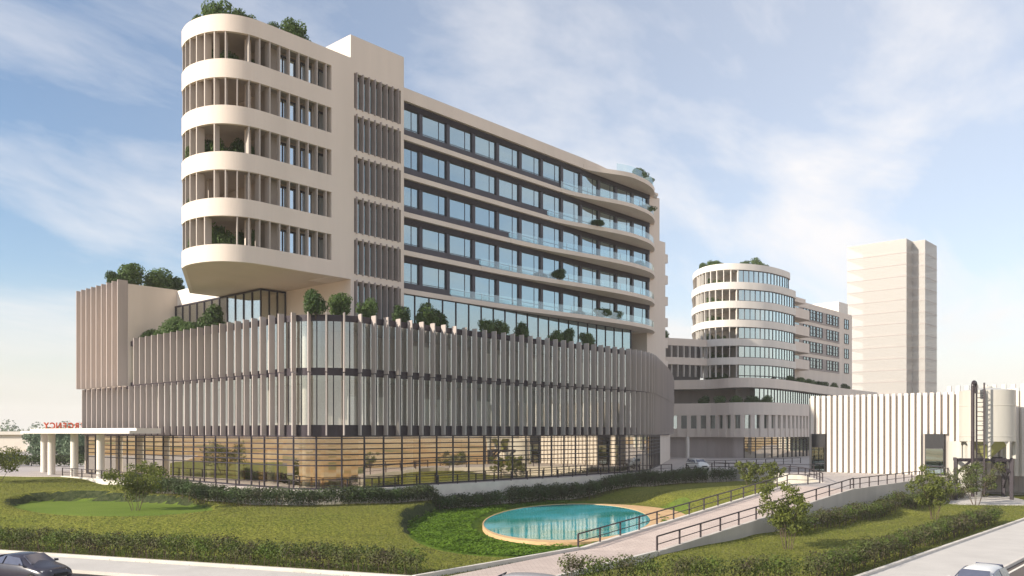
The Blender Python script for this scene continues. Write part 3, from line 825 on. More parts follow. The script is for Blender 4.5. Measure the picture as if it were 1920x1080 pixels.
# parapet, whole front
pr = MB().ribbon([(-1.0, -.22), (30, -.22), (33, -.32), (36, -.8), (37.4, -1.3)], .35, Z(34.0), lambda i: Z((35.3, 35.3, 35.2, 34.75, 34.56)[i])); pr.box(38, 49, .6, .9, Z(34.5), Z(34.9)); pr.box(-1, 48, 17.4, 17.8, Z(34), Z(35.3))
pr.build('parapet', 'wall', main)
ew = MB().box(45.9, 49.2, .5, 17.8, Z(9.7), Z(34.2)).build('end_wall', 'wall', main)
SL = [30.25-3.93*k for k in range(5)]          # slab centre levels
A0 = [25.5, 23.1, 16.1, 11.2, 6.6]
BPM = MB().box(-.02, .02, -.02, .02, 0, .9).mesh('balustrade_post', 'rim')
END = [(41.5, -2.45), (44.2, -1.65), (46.6, -.3), (48.5, 1.6), (49.6, 4.0), (50.0, 7), (50.0, 12)]
def outline(a0, P=2.75):
    pts = []
    a1 = 38.0
    for i in range(17):
        t = i/16; s_ = t*t*(3-2*t); pts.append((a0+(a1-a0)*t, -.25-s_*(P-.25)))
    return pts[:-1]+catmull([pts[-1]]+END, 5)
for k in range(5):
    z = SL[k]; a0 = A0[k]
    strip = MB().box(-1.0, a0+.3, -.22, .3, Z(z-.25), Z(z+.25))
    strip.build('slab_edge', 'wall', main)
    oc = outline(a0)
    sl = MB().prism(oc+[(44.0, 12), (44.0, .55), (a0, .55)], Z(z-.25), Z(z+.25)).build('balcony', 'wall', main)
    gp = offs(oc, .12)
    bal = MB().sheet(gp[:-1], Z(z+.25), Z(z+1.15)).build('balustrade', 'glass_rail', sl)
    for (x, y, an) in walk(gp[:-1], 4.8, .2): inst('balustrade_post', BPM, sl, (x, y, Z(z+.2)))
    MB().box(-1.0, 45.9, .35, 9.0, Z(z-.2), Z(z+.2)).build('floor_slab', 'ceiling', main)
    MB().box(-1.0, a0-.1, .02, .3, Z(z+.26), Z(z+.92)).build('spandrel_panel', 'charcoal', main)
    MB().box(a0-.1, 45.9, .12, .3, Z(z+.26), Z(z+.45)).build('spandrel_panel', 'charcoal', main)
# roof balcony tray
oc = outline(30.0, 2.75)
rb_ = MB().prism([(a, b+ (0)) for a, b in oc]+[(44.0, 12), (44.0, .55), (30.0, .55)], Z(33.98), Z(34.55)).build('balcony', 'wall', main)
gp = offs(oc, .12)
MB().sheet(gp[10:-1], Z(34.55), Z(35.5)).build('balustrade', 'glass_rail', rb_)
MB().prism([(32.5, .9), (42, .9), (42, 1.2), (32.5, 1.2)], Z(34.5), lambda x, y: Z(35.75-(x-32.5)*.085)).build('roof_screen', 'wall_white', main)
# window bays: (frame > pane), 12 bays x 5 floors + top row share meshes
wfm = MB()
bw = 3.50
for x in (0, bw): wfm.box(x-.04, x+.04, -.05, .05, 0, 2.58)
for z in (0, 2.58): wfm.box(-.05, bw+.05, -.05, .05, z-.04, z+.04)
wfm.box(bw*.70-.025, bw*.70+.025, -.05, .05, 0, 2.58); wfm.box(.05, bw, -.045, .045, .57, .62)
wfm = wfm.mesh('window', 'frame')
pnm = MB().box(.05, bw-.05, -.01, .01, .03, 2.56).mesh('pane', 'glass_window')
pil = MB().box(-.22, .22, -.08, .2, 0, 3.1).mesh('pier', 'charcoal')
lvm = MB()
for i in range(4): lvm.box(0, 47.0, -.30-.0, -.22, .16+i*.14, .21+i*.14)
lvm.box(0, 47, -.18, .12, .10, .72)
lvm = lvm.mesh('sunshade', 'spandrel')
LV = [34.0]+[s-.25 for s in SL]
rm_cur = random.Random(2)
cur = MB()
for k in range(5):
    ztop = LV[k]; zb = SL[k]+.25
    inst('sunshade', lvm, main, (-1.0, .32, Z(ztop-.72)))
    for j in range(12):
        x = 2.5+3.93*j-3.71
        if j == 0: x = -1.16
        w_ = inst('window', wfm, main, (x, .35, Z(ztop-.56-2.62)))
        inst('pane', pnm, w_, (0, 0, 0), 0, True)
    for j in range(12): inst('pier', pil, main, (2.5+3.93*j, .22, Z(zb+.02)))
    for j in range(12):
        x = 2.5+3.93*j-3.71; hh = rm_cur.uniform(.3, 1.6)
        if rm_cur.random() < .6: cur.box(x+.1, x+3.3, .75, .80, Z(ztop-.7-hh), Z(ztop-.7))
cur.build('blinds', 'inner', main)
# set-back glazed storey above podium
gs = MB().box(-.9, 41.3, .1, .14, Z(9.7), Z(14.36)).build('terrace_glazing', 'glass_window', main)
MB().add([(41.3, .12, Z(9.7)), (44.0, 3.2, Z(9.7)), (44.0, 3.2, Z(14.3)), (41.3, .12, Z(14.3))], [(0, 1, 2, 3)]).build('terrace_glazing', 'glass_window', main)
fr = MB()
for i in range(22): fr.bar((-.9+i*1.98+.5, .06, Z(9.7)), (-.9+i*1.98+.5, .06, Z(14.36)), .09)
fr.bar((-1, .06, Z(14.3)), (41.3, .06, Z(14.3)), .16); fr.bar((41.3, .1, Z(9.7)), (41.3, .1, Z(14.3)), .1); fr.bar((42.7, 1.6, Z(9.7)), (42.7, 1.6, Z(14.3)), .1); fr.bar((44, 3.2, Z(9.7)), (44, 3.2, Z(14.3)), .1)
fr.build('mullion_grid', 'frame', gs)
MB().box(-1.0, 8.0, -.15, .05, Z(14.36), Z(14.42)).build('slab_edge', 'wall', main)
# rear wing seen past the right end
MB().box(58, 78.3, 17.6, 40, Z(-4.85), Z(35.2)).build('rear_wing', 'wall', main)
for k in range(6):
    MB().box(78.3, 79.7, 17.9, 30, Z(31.6-3.95*k), Z(33.2-3.95*k)).build('rear_balcony', 'wall', main)
MB().box(49.2, 58, 6, 40, Z(9.7), Z(20)).build('rear_wing', 'wall', main)
# wall pier at the end of podium ground floor
MB().ribbon([(52.6, 2.6), (58, 5.6), (80, 17.6)], .4, 0, Z(-.3)).build('end_wall', 'wall', main)

# ------------------------------------------------------------------ CANOPY AND SIGN
can = thing('entrance_canopy', 'thin white entrance canopy on round columns at the left end of the podium', 'canopy', (-19, 30, 0))
cpoly = [(-20.3, 17.5), (-22.0, 42.5), (-19.0, 51), (-8, 51), (-8, 40.7), (-17.1, 40.7), (-17.1, 17.5)]
MB().prism(cpoly[::-1], Z(-.05), Z(.24)).build('roof_slab', 'wall_white', can)
cp2 = [(-19.6, 17.5), (-21.2, 41.5), (-18.4, 50.3), (-8.5, 50.3), (-8.5, 40.75), (-17.1, 40.75), (-17.1, 17.5)]
MB().prism(cp2[::-1], Z(.24), Z(.50)).build('upper_slab', 'wall_white', can)
for (x, y) in ((-19.2, 27.0), (-19.3, 33.8), (-19.5, 40.0), (-17.8, 47.2)):
    MB().tube((x, y, 0), (x, y, Z(-.05)), .40, 20).build('column', 'wall_white', can)
sign = thing('roof_sign', 'red EMERGENCY letters standing on the canopy, seen mirrored from behind', 'sign', (-14, 48.5, Z(.50)))
def letter_mesh(ch):
    cu = bpy.data.curves.new('l', 'FONT'); cu.body = ch; cu.extrude = .06; cu.size = 1.15; cu.align_x = 'CENTER'; cu.offset = .03
    t = bpy.data.objects.new('l', cu); COL.objects.link(t)
    dg = bpy.context.evaluated_depsgraph_get(); me = bpy.data.meshes.new_from_object(t.evaluated_get(dg))
    bpy.data.objects.remove(t); me.materials.clear(); me.materials.append(MATS['sign_red']); me.name = 'letter'; return me
LM = {c: letter_mesh(c) for c in set('EMERGENCY')}
for i, ch in enumerate('EMERGENCY'):
    o = bpy.data.objects.new('letter', LM[ch]); COL.objects.link(o); o.parent = sign
    o.scale = (.80, 1, 1); o.rotation_euler = (R(90), 0, R(180)); o.location = (-3.1+(8-i)*.73, 0, .02)
# ------------------------------------------------------------------ ROUND TOWER (second building)
t2 = thing('round_tower_building', 'pale rounded tower with stacked curved bands and a lower wing behind the plaza', 'building', (115, 20, 0))
T2P = catmull([(127, 39.8), (119, 35.3), (110.6, 30.4), (105.8, 25.5), (104.7, 21.5), (106, 18.5), (109.3, 16), (114.3, 14.2), (120, 13.8), (124.6, 14.2), (126.9, 16.0), (127.5, 19.5)], 6)
T2W = catmull([(127, 40.0), (119, 35.5), (110.3, 30.5), (105.4, 25.5), (104.3, 21.5), (105.7, 18.2), (109.3, 15.5), (114.3, 13.6), (121, 13.2), (126.2, 13.6), (128.6, 15.6), (129.2, 19.5)], 6)
tb = [35.6-3.95*k for k in range(6)]
for k, z in enumerate(tb):
    P = T2P if k == 0 else T2W
    MB().ribbon(P, .5, Z(z-(1.3 if k == 0 else 1.5)), Z(z)).build('curved_band', 'wall_white', t2)
    MB().prism(offs(P, .3)+[(129, 34)], Z(z-1.28), Z(z-1.0)).build('floor_slab', 'ceiling', t2)
    if k == 5: break
for k in range(6):
    P = T2P if k == 0 else T2W
    z1 = Z(tb[k]-(1.3 if k == 0 else 1.5)); z0 = Z(tb[k+1]) if k < 5 else Z(12.0)
    gp = [p for p in offs(P, .35) if not (p[0] < 108 and p[1] > 17.9) and p[1] < 19.4]
    gl_ = MB().sheet(gp, z0-.4, z1+.1).build('curved_glazing', 'glass_round', t2)
    fr = MB()
    for (x, y, an) in walk(offs(gp, -.06), 1.3, .02): fr.bar((x, y, z0-.3), (x, y, z1+.05), .10)
    fr.ribbon(offs(gp, -.08), .1, z1-.16, z1+.04); fr.ribbon(offs(gp, -.08), .1, z0-.05, z0+.12)
    fr.build('mullions', 'frame', gl_)
    lfp = [p for p in offs(P, .1) if p[0] < 109 and p[1] > 17]
    lv = MB()
    for (x, y, an) in walk(lfp, 1.5, .6): addfin(lv, x-sin(an)*.5, y+cos(an)*.5, an, z0-.2, z1+.1, .5, .14)
    lv.build('loggia_fins', 'wall_white', t2)
    MB().prism([(108.6, 18.4), (126, 18.6), (126, 33), (117, 31.5)], z0-.4, z1+.1).build('inner_core', 'inner', t2)
# link bands to the left
lk = catmull([(74, 38), (90, 31), (97, 27), (105, 23.5)], 6)
for k, z in enumerate((19.8, 15.85)):
    MB().ribbon(lk, .4, Z(z-1.5), Z(z)).build('link_band', 'wall', t2)
    lv = MB()
    for (x, y, an) in walk(offs(lk, .6), 1.5, .4): addfin(lv, x, y, an, Z(z-4.0), Z(z-1.4), .4, .2)
    lv.build('link_fins', 'fin_pale', t2)
MB().prism(offs(lk, 3.0)+[(113, 38), (74, 52)], Z(9), Z(19.3)).build('link_body', 'inner_dark', t2)
# lower wavy band, recessed glazing, second band, window storey, base
P1 = catmull([(80, 40), (92, 30), (98, 20.5), (96.5, 14.5), (98.5, 10.3), (105, 8.6), (119, 9.3), (140, 11.5), (178, 13.5)], 6)
MB().ribbon(P1, .6, Z(9.0), Z(10.9)).build('lower_band', 'wall', t2)
MB().prism(offs(P1, .4)+[(178, 34), (113, 36), (84, 50)], Z(9.1), Z(9.9)).build('terrace_floor', 'roof_gravel', t2)
P1g = [p for p in offs(P1, 1.6) if p[0] > 101 or p[1] < 11]
gl_ = MB().sheet(P1g, Z(6.0), Z(9.1)).build('curved_glazing', 'glass_round', t2)
fr = MB()
for (x, y, an) in walk(offs(P1g, -.06), 1.5): fr.bar((x, y, Z(6)), (x, y, Z(9.1)), .1)
fr.ribbon(offs(P1g, -.1), .1, Z(8.85), Z(9.05)); fr.build('mullions', 'frame', gl_)
MB().prism(offs(P1, 7)+[(178, 34), (113, 36), (84, 50)], Z(-4.85), Z(9.1)).build('inner_core', 'fin', t2)
P2 = catmull([(76, 36), (88, 27), (93.5, 18), (93, 11.5), (96, 6.8), (104, 5.2), (119, 6.0), (140, 8.5), (178, 10.5)], 6)
MB().ribbon(P2, .6, Z(3.5), Z(5.9)).build('lower_band', 'wall', t2)
MB().prism(offs(P2, .4)+[(178, 34), (113, 36), (84, 50)], Z(4.6), Z(5.0)).build('terrace_floor', 'roof_gravel', t2)
MB().ribbon(offs(P2, .35), .4, Z(-.8), Z(.9)).build('base_band', 'wall', t2)
pv_ = MB()
for i, (x, y, an) in enumerate(walk(offs(P2, .12), 1.9, .2)): addfin(pv_, x, y, an, Z(-.75), Z(3.55), -.6, .8)
pv_.build('piers', 'wall', t2)
gl_ = MB().sheet(offs(P2, .95), Z(.8), Z(3.55)).build('window_strip', 'glass_round', t2)
MB().prism(offs(P2, .7)+[(178, 34), (113, 36), (84, 50)], Z(-.75), Z(-.5)).build('soffit', 'soffit', t2)
# ground storey: solid wall, glazed part, orange panel
BP = offs(P2, 1.7); bi = [i for i, p in enumerate(BP) if p[1] < 11.0 and p[0] < 110][0]
MB().ribbon(BP[6:bi+1], .4, 0, Z(-.7)).build('base_wall', 'fin', t2)
gl_ = MB().sheet(BP[bi:], 0, Z(-.7)).build('ground_glazing', 'glass_ground', t2)
fr = MB()
for (x, y, an) in walk(offs(BP[bi:], -.08), 2.2): fr.bar((x, y, 0), (x, y, Z(-.7)), .14)
for k in range(5): fr.ribbon(offs(BP[bi:], -.12), .1, Z(-1.15-.5*k), Z(-1.03-.5*k))
fr.build('mullions', 'frame', gl_)
MB().prism(offs(P2, 6)[6:]+[(178, 30), (113, 34), (90, 42)], 0, Z(-.75)).build('inner_wall', 'inner', t2)
MB().box(125, 137, 10.3, 10.6, 0, Z(-.8)).build('wood_panel', 'wood', t2)
MB().tube((89.5, 19.5, 0), (89.5, 19.5, Z(-.7)), .35, 12).build('column', 'wall_white', t2)
# wing
MB().box(127, 176.2, 19.6, 33, Z(9.9), Z(32.0)).build('wing_wall', 'wall', t2)
MB().box(127, 141, 17.6, 19.6, Z(30.9), Z(32.0)).build('wing_eave', 'wall', t2)
wz = [27.6-3.95*k for k in range(5)]
_m = MB()
for q in (0, 1.75, 3.5): _m.bar((q, 0, 0), (q, 0, 2.5), .22)
for q in (0, .7, 1.8, 2.5): _m.bar((0, 0, q), (3.5, 0, q), .12)
WGF = _m.mesh('window', 'frame'); WGP = MB().box(0, 3.5, .02, .04, 0, 2.5).mesh('pane', 'glass_dark')
for k in range(4):
    z = wz[k]
    bp2 = [(127, 16.4), (140, 16.4), (141.3, 16.8), (142, 17.8), (142.1, 19.5)]
    MB().ribbon(bp2, .3, Z(z-.7), Z(z+1.5)).prism(offs(bp2, .2)+[(127, 19.5)], Z(z-.6), Z(z-.3)).build('wing_balcony', 'wall', t2)
    bd = MB().box(129, 167, 19.50, 19.57, Z(z-.1), Z(z+3.0)).build('window_band', 'louver', t2)
    for x in (144, 148, 152, 158.5, 162.5):
        wv = inst('window', WGF, t2, (x, 19.44, Z(z+.4))); inst('pane', WGP, wv, (0, 0, 0), 0, True)
    MB().box(129, 141.5, 19.44, 19.46, Z(z-.1), Z(z+2.9)).build('pane', 'glass_dark', bd)
    w1 = MB()
    for q in (170.6, 172.0, 173.4): w1.bar((q, 19.5, Z(z+.3)), (q, 19.5, Z(z+2.8)), .16)
    for q in (.3, 1.5, 2.8): w1.bar((170.6, 19.5, Z(z+q)), (173.4, 19.5, Z(z+q)), .14)
    w1 = w1.build('window', 'frame', t2)
    MB().box(170.6, 173.4, 19.53, 19.58, Z(z+.3), Z(z+2.8)).build('pane', 'glass_window', w1)
MB().box(167, 173.3, 19.65, 45, Z(32.0), Z(34.7)).build('penthouse', 'wall_white', t2)

# ------------------------------------------------------------------ FAR TOWER
t3 = thing('tower_block', 'pale translucent high-rise tower in the distance on the right', 'tower block', (270, 40, 0))
ZT = Z(68.8)
sk = [(259, 52), (259, 31.1), (265.4, 31.1), (265.4, 26.8), (279.5, 26.8), (279.5, 52)]
MB().ribbon(sk, .15, 0, ZT).build('cladding', 'milky', t3)
MB().prism([(259.2, 51.8), (259.2, 31.3), (265.6, 31.3), (265.6, 27.0), (279.3, 27.0), (279.3, 51.8)], ZT-.4, ZT).build('roof', 'tower_slab', t3)
for k in range(17):
    z = 2+4.15*k
    fs_ = MB().prism([(259.4, 51.6), (259.4, 31.5), (265.8, 31.5), (265.8, 27.2), (279.1, 27.2), (279.1, 51.6)], z, z+.22)
    fs_.build('floor_plate', 'tower_slab', t3)
js = MB()
for k in range(17): js.ribbon(offs(sk, -.06), .07, 4.15*k+2.3, 4.15*k+2.52)
js.build('joints', 'louver', t3)
MB().box(264, 276, 36, 48, 0, ZT-2).build('inner_core', 'tower_slab', t3)

# ------------------------------------------------------------------ STRIPED ANNEX
an_ = thing('plant_building', 'low white building with vertical ribs and two dark doors behind the ramp', 'building', (48, -30, 0))
AX = 47.9; T = 9.5
d1 = (-23.9, -22.9); 
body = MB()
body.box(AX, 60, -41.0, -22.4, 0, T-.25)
body.build('wall', 'stripe_shade', an_)
doors = [(-24.45, -22.95), (-38.15, -36.3)]
y = -22.75
while y > -41.2:
    inside = any(a-.28 < y-.21 < b+.28 for a, b in doors)
    MB().box(AX-.42, AX-.003, y-.40, y, (4.85-.1 if inside else 0.02), T).build('rib', 'stripe', an_)
    y -= .70
for a, b in doors:
    d_ = MB().box(AX-.36, AX-.02, a-.1, b+.1, 0.05, 4.75).build('door', 'black', an_)
    p_ = MB().box(AX-.42, AX-.37, a, b, .2, 3.1).build('pane', 'glass_window', d_)
    fr = MB()
    for zz in (1.0, 1.05, 3.1): fr.bar((AX-.43, a, zz), (AX-.43, b, zz), .07)
    fr.build('door_rail', 'frame', d_)
for i in range(12): MB().box(52, 52.3, -41.0-.95*i+3.2, -40.55-.95*i+3.2, 4, 10.4).build('rib', 'fin_pale', an_)
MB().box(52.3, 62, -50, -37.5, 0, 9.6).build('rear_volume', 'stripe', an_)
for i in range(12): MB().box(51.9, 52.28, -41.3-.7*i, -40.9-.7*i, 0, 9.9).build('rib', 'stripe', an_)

# ------------------------------------------------------------------ SILO
sx_, sy_ = W(52.6-3.6+2.9, 92.5)
SX, SY = W((1851-960)/FPX*92.5, 92.5); SZ = -2.24
silo = thing('storage_silo', 'tall cream storage silo with ladder and pipe on a dark steel stand', 'silo', (SX, SY, SZ))
Rr_ = 2.72
MB().lathe(SX, SY, [(0, Z(5.05)), (.5, Z(5.05)), (.5, Z(4.95)), (Rr_-.1, Z(4.62)), (Rr_, Z(4.58)), (Rr_, Z(3.0)), (Rr_+.03, Z(2.98)), (Rr_+.03, Z(2.92)), (Rr_, Z(2.9)), (Rr_, Z(-.3)), (Rr_+.03, Z(-.32)), (Rr_+.03, Z(-.38)), (Rr_, Z(-.4)), (Rr_, Z(-.9)), (Rr_-.15, Z(-.9))], 96).build('tank', 'silo', silo, smooth=False)
MB().lathe(SX, SY, [(Rr_-.16, Z(-.7)), (Rr_-.5, Z(-1.0)), (.5, Z(-2.55)), (.35, Z(-2.9)), (.35, Z(-3.2))], 8).build('hopper', 'hopper', silo)
for k in range(8):
    t = 2*pi*k/8+.3; x, y = SX+(Rr_-.15)*cos(t), SY+(Rr_-.15)*sin(t)
    lg = MB().bar((x, y, Z(-.9)), (x, y, Z(-2.75)), .30)
    for s in (-1, 1):
        q = t+s*.30; lg.add([(x, y, Z(-.6)), (SX+(Rr_-.12)*cos(q), SY+(Rr_-.12)*sin(q), Z(-.6)), (x, y, Z(-1.6)), (SX+(Rr_-.12)*cos(t), SY+(Rr_-.12)*sin(t), Z(-.6))], [(0, 1, 2), (1, 3, 2)])
    lg.build('leg', 'silo', silo)
MB().lathe(SX+1.0, SY+2.5, [(0, Z(-.9)), (1.75, Z(-.9)), (1.75, SZ)], 24).build('base_drum', 'silo', silo)
# stand
def V3(X, Y, z): x, y = W(X, Y); return (x, y, z)
stand = thing('steel_stand', 'dark braced steel platform frame carrying the cream silo', 'steel frame', (SX, SY, SZ))
XL, XR, YN, YF = 48.9, 54.95, 89.2, 95.6
XL2 = (1792-960)/FPX*90.2; XR2 = (1897-960)/FPX*90.2
c4 = [(XL2, 90.2), (XR2, 90.2), (XR2+2.2, 95.5), (XL2+2.6, 95.5)]
for (X, Y) in c4: MB().bar(V3(X, Y, SZ), V3(X, Y, Z(-2.75)), .34).build('post', 'frame_purple', stand)
deck = MB()
for i in range(4): deck.bar(V3(*c4[i], Z(-2.85)), V3(*c4[(i+1) % 4], Z(-2.85)), .3, .34)
deck.bar(V3((XL2+XR2)/2, 90.2, Z(-2.85)), V3((XL2+XR2)/2+2.4, 95.5, Z(-2.85)), .3, .3)
deck.build('deck_beams', 'frame_purple', stand)
for i in range(4):
    a = Vector(c4[i]); b = Vector(c4[(i+1) % 4])
    for p, q in ((a, b), (b, a)):
        m_ = p.lerp(q, .26); MB().bar(V3(p.x, p.y, Z(-4.3)), V3(m_.x, m_.y, Z(-3.0)), .2).build('brace', 'frame_purple', stand)
a, b = Vector(c4[1]), Vector(c4[2])
MB().bar(V3(a.x, a.y, Z(-6.2)), V3(b.x, b.y, Z(-3.0)), .14).build('brace', 'frame_purple', stand); MB().bar(V3(b.x, b.y, Z(-6.2)), V3(a.x, a.y, Z(-3.0)), .14).build('brace', 'frame_purple', stand)
# ladder + pipe (in front of the tank)
lad = thing('silo_ladder', 'dark caged ladder rising up the front of the cream silo', 'ladder', V3((1842-960)/FPX*89.3, 89.3, SZ))
LXa, LXb = (1831-960)/FPX*89.3, (1845.5-960)/FPX*89.3
ra_ = MB(); ra_.bar(V3(LXa, 89.3, SZ+.6), V3(LXa, 89.3, Z(5.0)), .15); ra_.bar(V3(LXb, 89.3, SZ+.6), V3(LXb, 89.3, Z(5.3)), .15); ra_.build('stringers', 'rail', lad)
rg = MB()
for k in range(22): rg.bar(V3(LXa, 89.3, SZ+1.0+.49*k), V3(LXb, 89.3, SZ+1.0+.49*k), .07)
rg.build('rungs', 'rail', lad)
cg = MB()
for k in range(9):
    z = Z(-.2+.6*k); cg.bar(V3(LXb, 89.3, z), V3(LXb+.42, 89.9, z+.0), .04); cg.bar(V3(LXb+.42, 89.9, z), V3(LXb+.2, 90.1, z), .04)
cg.bar(V3(LXb+.42, 89.9, Z(-.3)), V3(LXb+.42, 89.9, Z(4.7)), .05)
cg.build('cage', 'rail', lad)
pp_ = thing('filler_pipe', 'thick dark filler pipe hooking over the top of the cream silo', 'pipe', V3((1824-960)/FPX*89.2, 89.2, SZ))
px0 = (1824-960)/FPX*89.2
pm = MB(); pth = [V3(px0, 89.2, SZ+.4), V3(px0, 89.2, Z(4.9))]
for i in range(1, 9):
    t = pi*i/8; pth.append(V3(px0+.35*(1-cos(t)), 89.2+.35*(1-cos(t)), Z(4.9)+.5*sin(t)))
pth.append(V3(px0+.7, 89.9, Z(4.2)))
for a, b in zip(pth, pth[1:]): pm.tube(a, b, .18, 10)
pm.build('pipe', 'rail', pp_)

# ------------------------------------------------------------------ RAILINGS
def railing(path3, label, h=.88, step=2.4, name='railing', pr=.035, mid=True):
    o = thing(name, label, 'railing', path3[0])
    d = [0]
    for a, b in zip(path3, path3[1:]): d.append(d[-1]+(Vector(b)-Vector(a)).length)
    top = MB(); md = MB()
    for a, b in zip(path3, path3[1:]):
        top.bar((a[0], a[1], a[2]+h), (b[0], b[1], b[2]+h), .085, .07)
        md.bar((a[0], a[1], a[2]+h*.45), (b[0], b[1], b[2]+h*.45), .045)
    top.build('top_rail', 'rail', o)
    if mid: md.build('lower_rail', 'rail', o)
    pmsh = MB().box(-.045, .045, -.045, .045, 0, h).mesh('post', 'rail')
    n = max(2, int(d[-1]/step)+1)
    for i in range(n):
        s = d[-1]*i/(n-1); k = 0
        while k < len(d)-2 and d[k+1] < s: k += 1
        t = (s-d[k])/max(1e-6, d[k+1]-d[k]); a, b = Vector(path3[k]), Vector(path3[k+1]); p = a.lerp(b, t)
        inst('post', pmsh, o, tuple(p), math.atan2(b.y-a.y, b.x-a.x))
    return o
ei = offs(EW, .12)
railing([(x, y, .05) for x, y in ei[:25]], 'long dark railing along the plaza edge in front of the glazed podium')
railing([(x, y, .05) for x, y in ei[25:]], 'dark railing along the plaza edge beside the small white car')
lp = offs([RLS, RLK], .15)
railing([(*lp[0], -2.19), (*lp[1], .15), (*G(1512.6, 908.3, .13), .13), (*G(1537, 906, .13), .13)], 'dark railing on the pond side of the brick ramp')
rp = offs([RRS]+ERW, -.15)
railing([(*rp[0], -2.19), (*rp[1], .15)], 'dark railing on the sloping street side of the brick ramp')
rp2 = offs(ERW, .12)
railing([(x, y, .05) for x, y in rp2], 'dark level railing on the retaining wall before the ribbed white building')
railing([(*G(1296, 877, 0), 0), (*G(1400, 873, 0), 0), (*G(1501, 868.5, 0), 0)], 'far dark railing below the glazed base of the round tower')
railing([(*G(1322, 880, 0), 0), (*G(1430, 883, 0), 0), (*G(1526, 885, 0), 0)], 'dark railing between the small white car and the ribbed building')

# ------------------------------------------------------------------ HEDGES AND TREES
def kl_pt(x, back, z=-2.2):
    y = 1035+.0637*x; v = Vector(inv(G(x, y, z))); n_ = Vector((-ld.y, ld.x)); n_ = n_ if n_.y > 0 else -n_
    v = v+n_*back; return W(v.x, v.y)
h1 = [kl_pt(x, 1.35) for x in (-120, 60, 240)]; h2 = [kl_pt(x, 1.35) for x in (248, 460, 680, 772)]
hedge(h1, 1.6, 1.55, 0, 'leafy clipped hedge along the left pavement behind the dark car', 3, zf=hgt, dens=620, size=.13)
hedge(h2, 1.6, 1.55, 0, 'leafy clipped hedge along the left pavement ending near the brick path', 4, zf=hgt, dens=620, size=.13)
# along the plaza edge
def pe(pts, back):
    res = []
    for x, y in pts:
        v = Vector(inv(G(x, y, 0))); v.y -= back; res.append(W(v.x, v.y))
    return res
hedge(pe([(262, 906), (335, 913), (412, 919.5), (474, 922), (556, 921.8), (640, 919.8)], 1.5), 1.6, 1.6, 0, 'dark hedge at the foot of the terrace edge below the glazed corner', 7, m='leaf_hedge_deep', zf=hgt, dens=900, size=.15)
hedge(pe([(650, 919.6), (711, 916.2), (772, 912.8), (829, 909.8), (881, 906.6), (940, 903.3)], 1.5), 1.6, 1.6, 0, 'dark hedge at the foot of the terrace edge left of the gap above the pond', 8, m='leaf_hedge_deep', zf=hgt, dens=900, size=.15)
hedge(pe([(955, 902.4), (1020, 898.4), (1099, 893.8), (1169, 890), (1232, 886), (1322, 881.4)], 1.5), 1.6, 2.0, 0, 'long dark hedge under the retaining wall above the pond', 9, m='leaf_hedge_deep', zf=hgt, dens=800, size=.16)
hedge(pe([(1332, 881.3), (1372, 881.5)], 1.5), 1.6, 2.0, 0, 'short dark hedge block under the retaining wall near the two shrubs', 10, m='leaf_hedge_deep', zf=hgt, dens=800, size=.16)
# right side: street hedge in pieces
def rk(t, back):
    n_ = Vector((-rd.y, rd.x)); n_ = n_ if n_.x < 0 else -n_
    v = ra+rd*t+n_*back; return W(v.x, v.y)
hedge([W(2.7, 41.4), W(4.55, 41.3)], 1.5, 1.4, 0, 'hedge block nearest the brick path at the bottom edge', 21, zf=hgt, dens=680, size=.12)
hedge([W(5.2, 41.3), W(7.0, 41.2)], 1.5, 1.35, 0, 'second hedge block from the brick path at the bottom edge', 22, zf=hgt, dens=680, size=.12)
hedge([W(7.8, 41.1), W(10.2, 41.0)], 1.5, 1.4, 0, 'third hedge block from the brick path at the bottom edge', 25, zf=hgt, dens=680, size=.12)
hedge([W(10.9, 41.0), W(13.6, 40.9)], 1.5, 1.4, 0, 'fourth hedge block from the path, meeting the long street hedge', 26, zf=hgt, dens=680, size=.12)
hedge([rk(t, 1.35) for t in (-3.1, 0, 6, 12.6)], 1.5, 1.45, 0, 'long purple-green hedge beside the right street kerb in front of the lawn', 23, zf=hgt, dens=620, size=.12)
hedge([rk(t, 1.55) for t in (14.0, 22, 34)], 1.5, 1.4, 0, 'far hedge beside the right street towards the silo pad', 24, zf=hgt, dens=460, size=.14)
# under ramp wall
rw = [G(1402, 1000, -2.36), G(1440, 990, -2.36), G(1560, 968, -2.36), G(1680, 949, -2.36), G(1745, 940, -2.36)]
def near(p, d): v = Vector(inv(p)); v += Vector((.5, -.4)).normalized()*d; return W(v.x, v.y)
wl = Vector(inv(RRK))-Vector(inv(RRS)); wl.normalize(); wn = Vector((wl.y, -wl.x))
w0 = Vector(inv(RRS)); w1_ = Vector(inv(RRK))
hp = [W(*(w0.lerp(w1_, t)+wn*1.7)) for t in (.42, .7, 1.0)]+[W(*(Vector(inv(ERW[i]))+Vector((.6, -1.7)))) for i in (2, 4, 6)]
hedge(hp, 1.5, 1.5, 0, 'purple-green hedge along the foot of the ramp retaining wall', 30, zf=hgt, dens=420, size=.13)

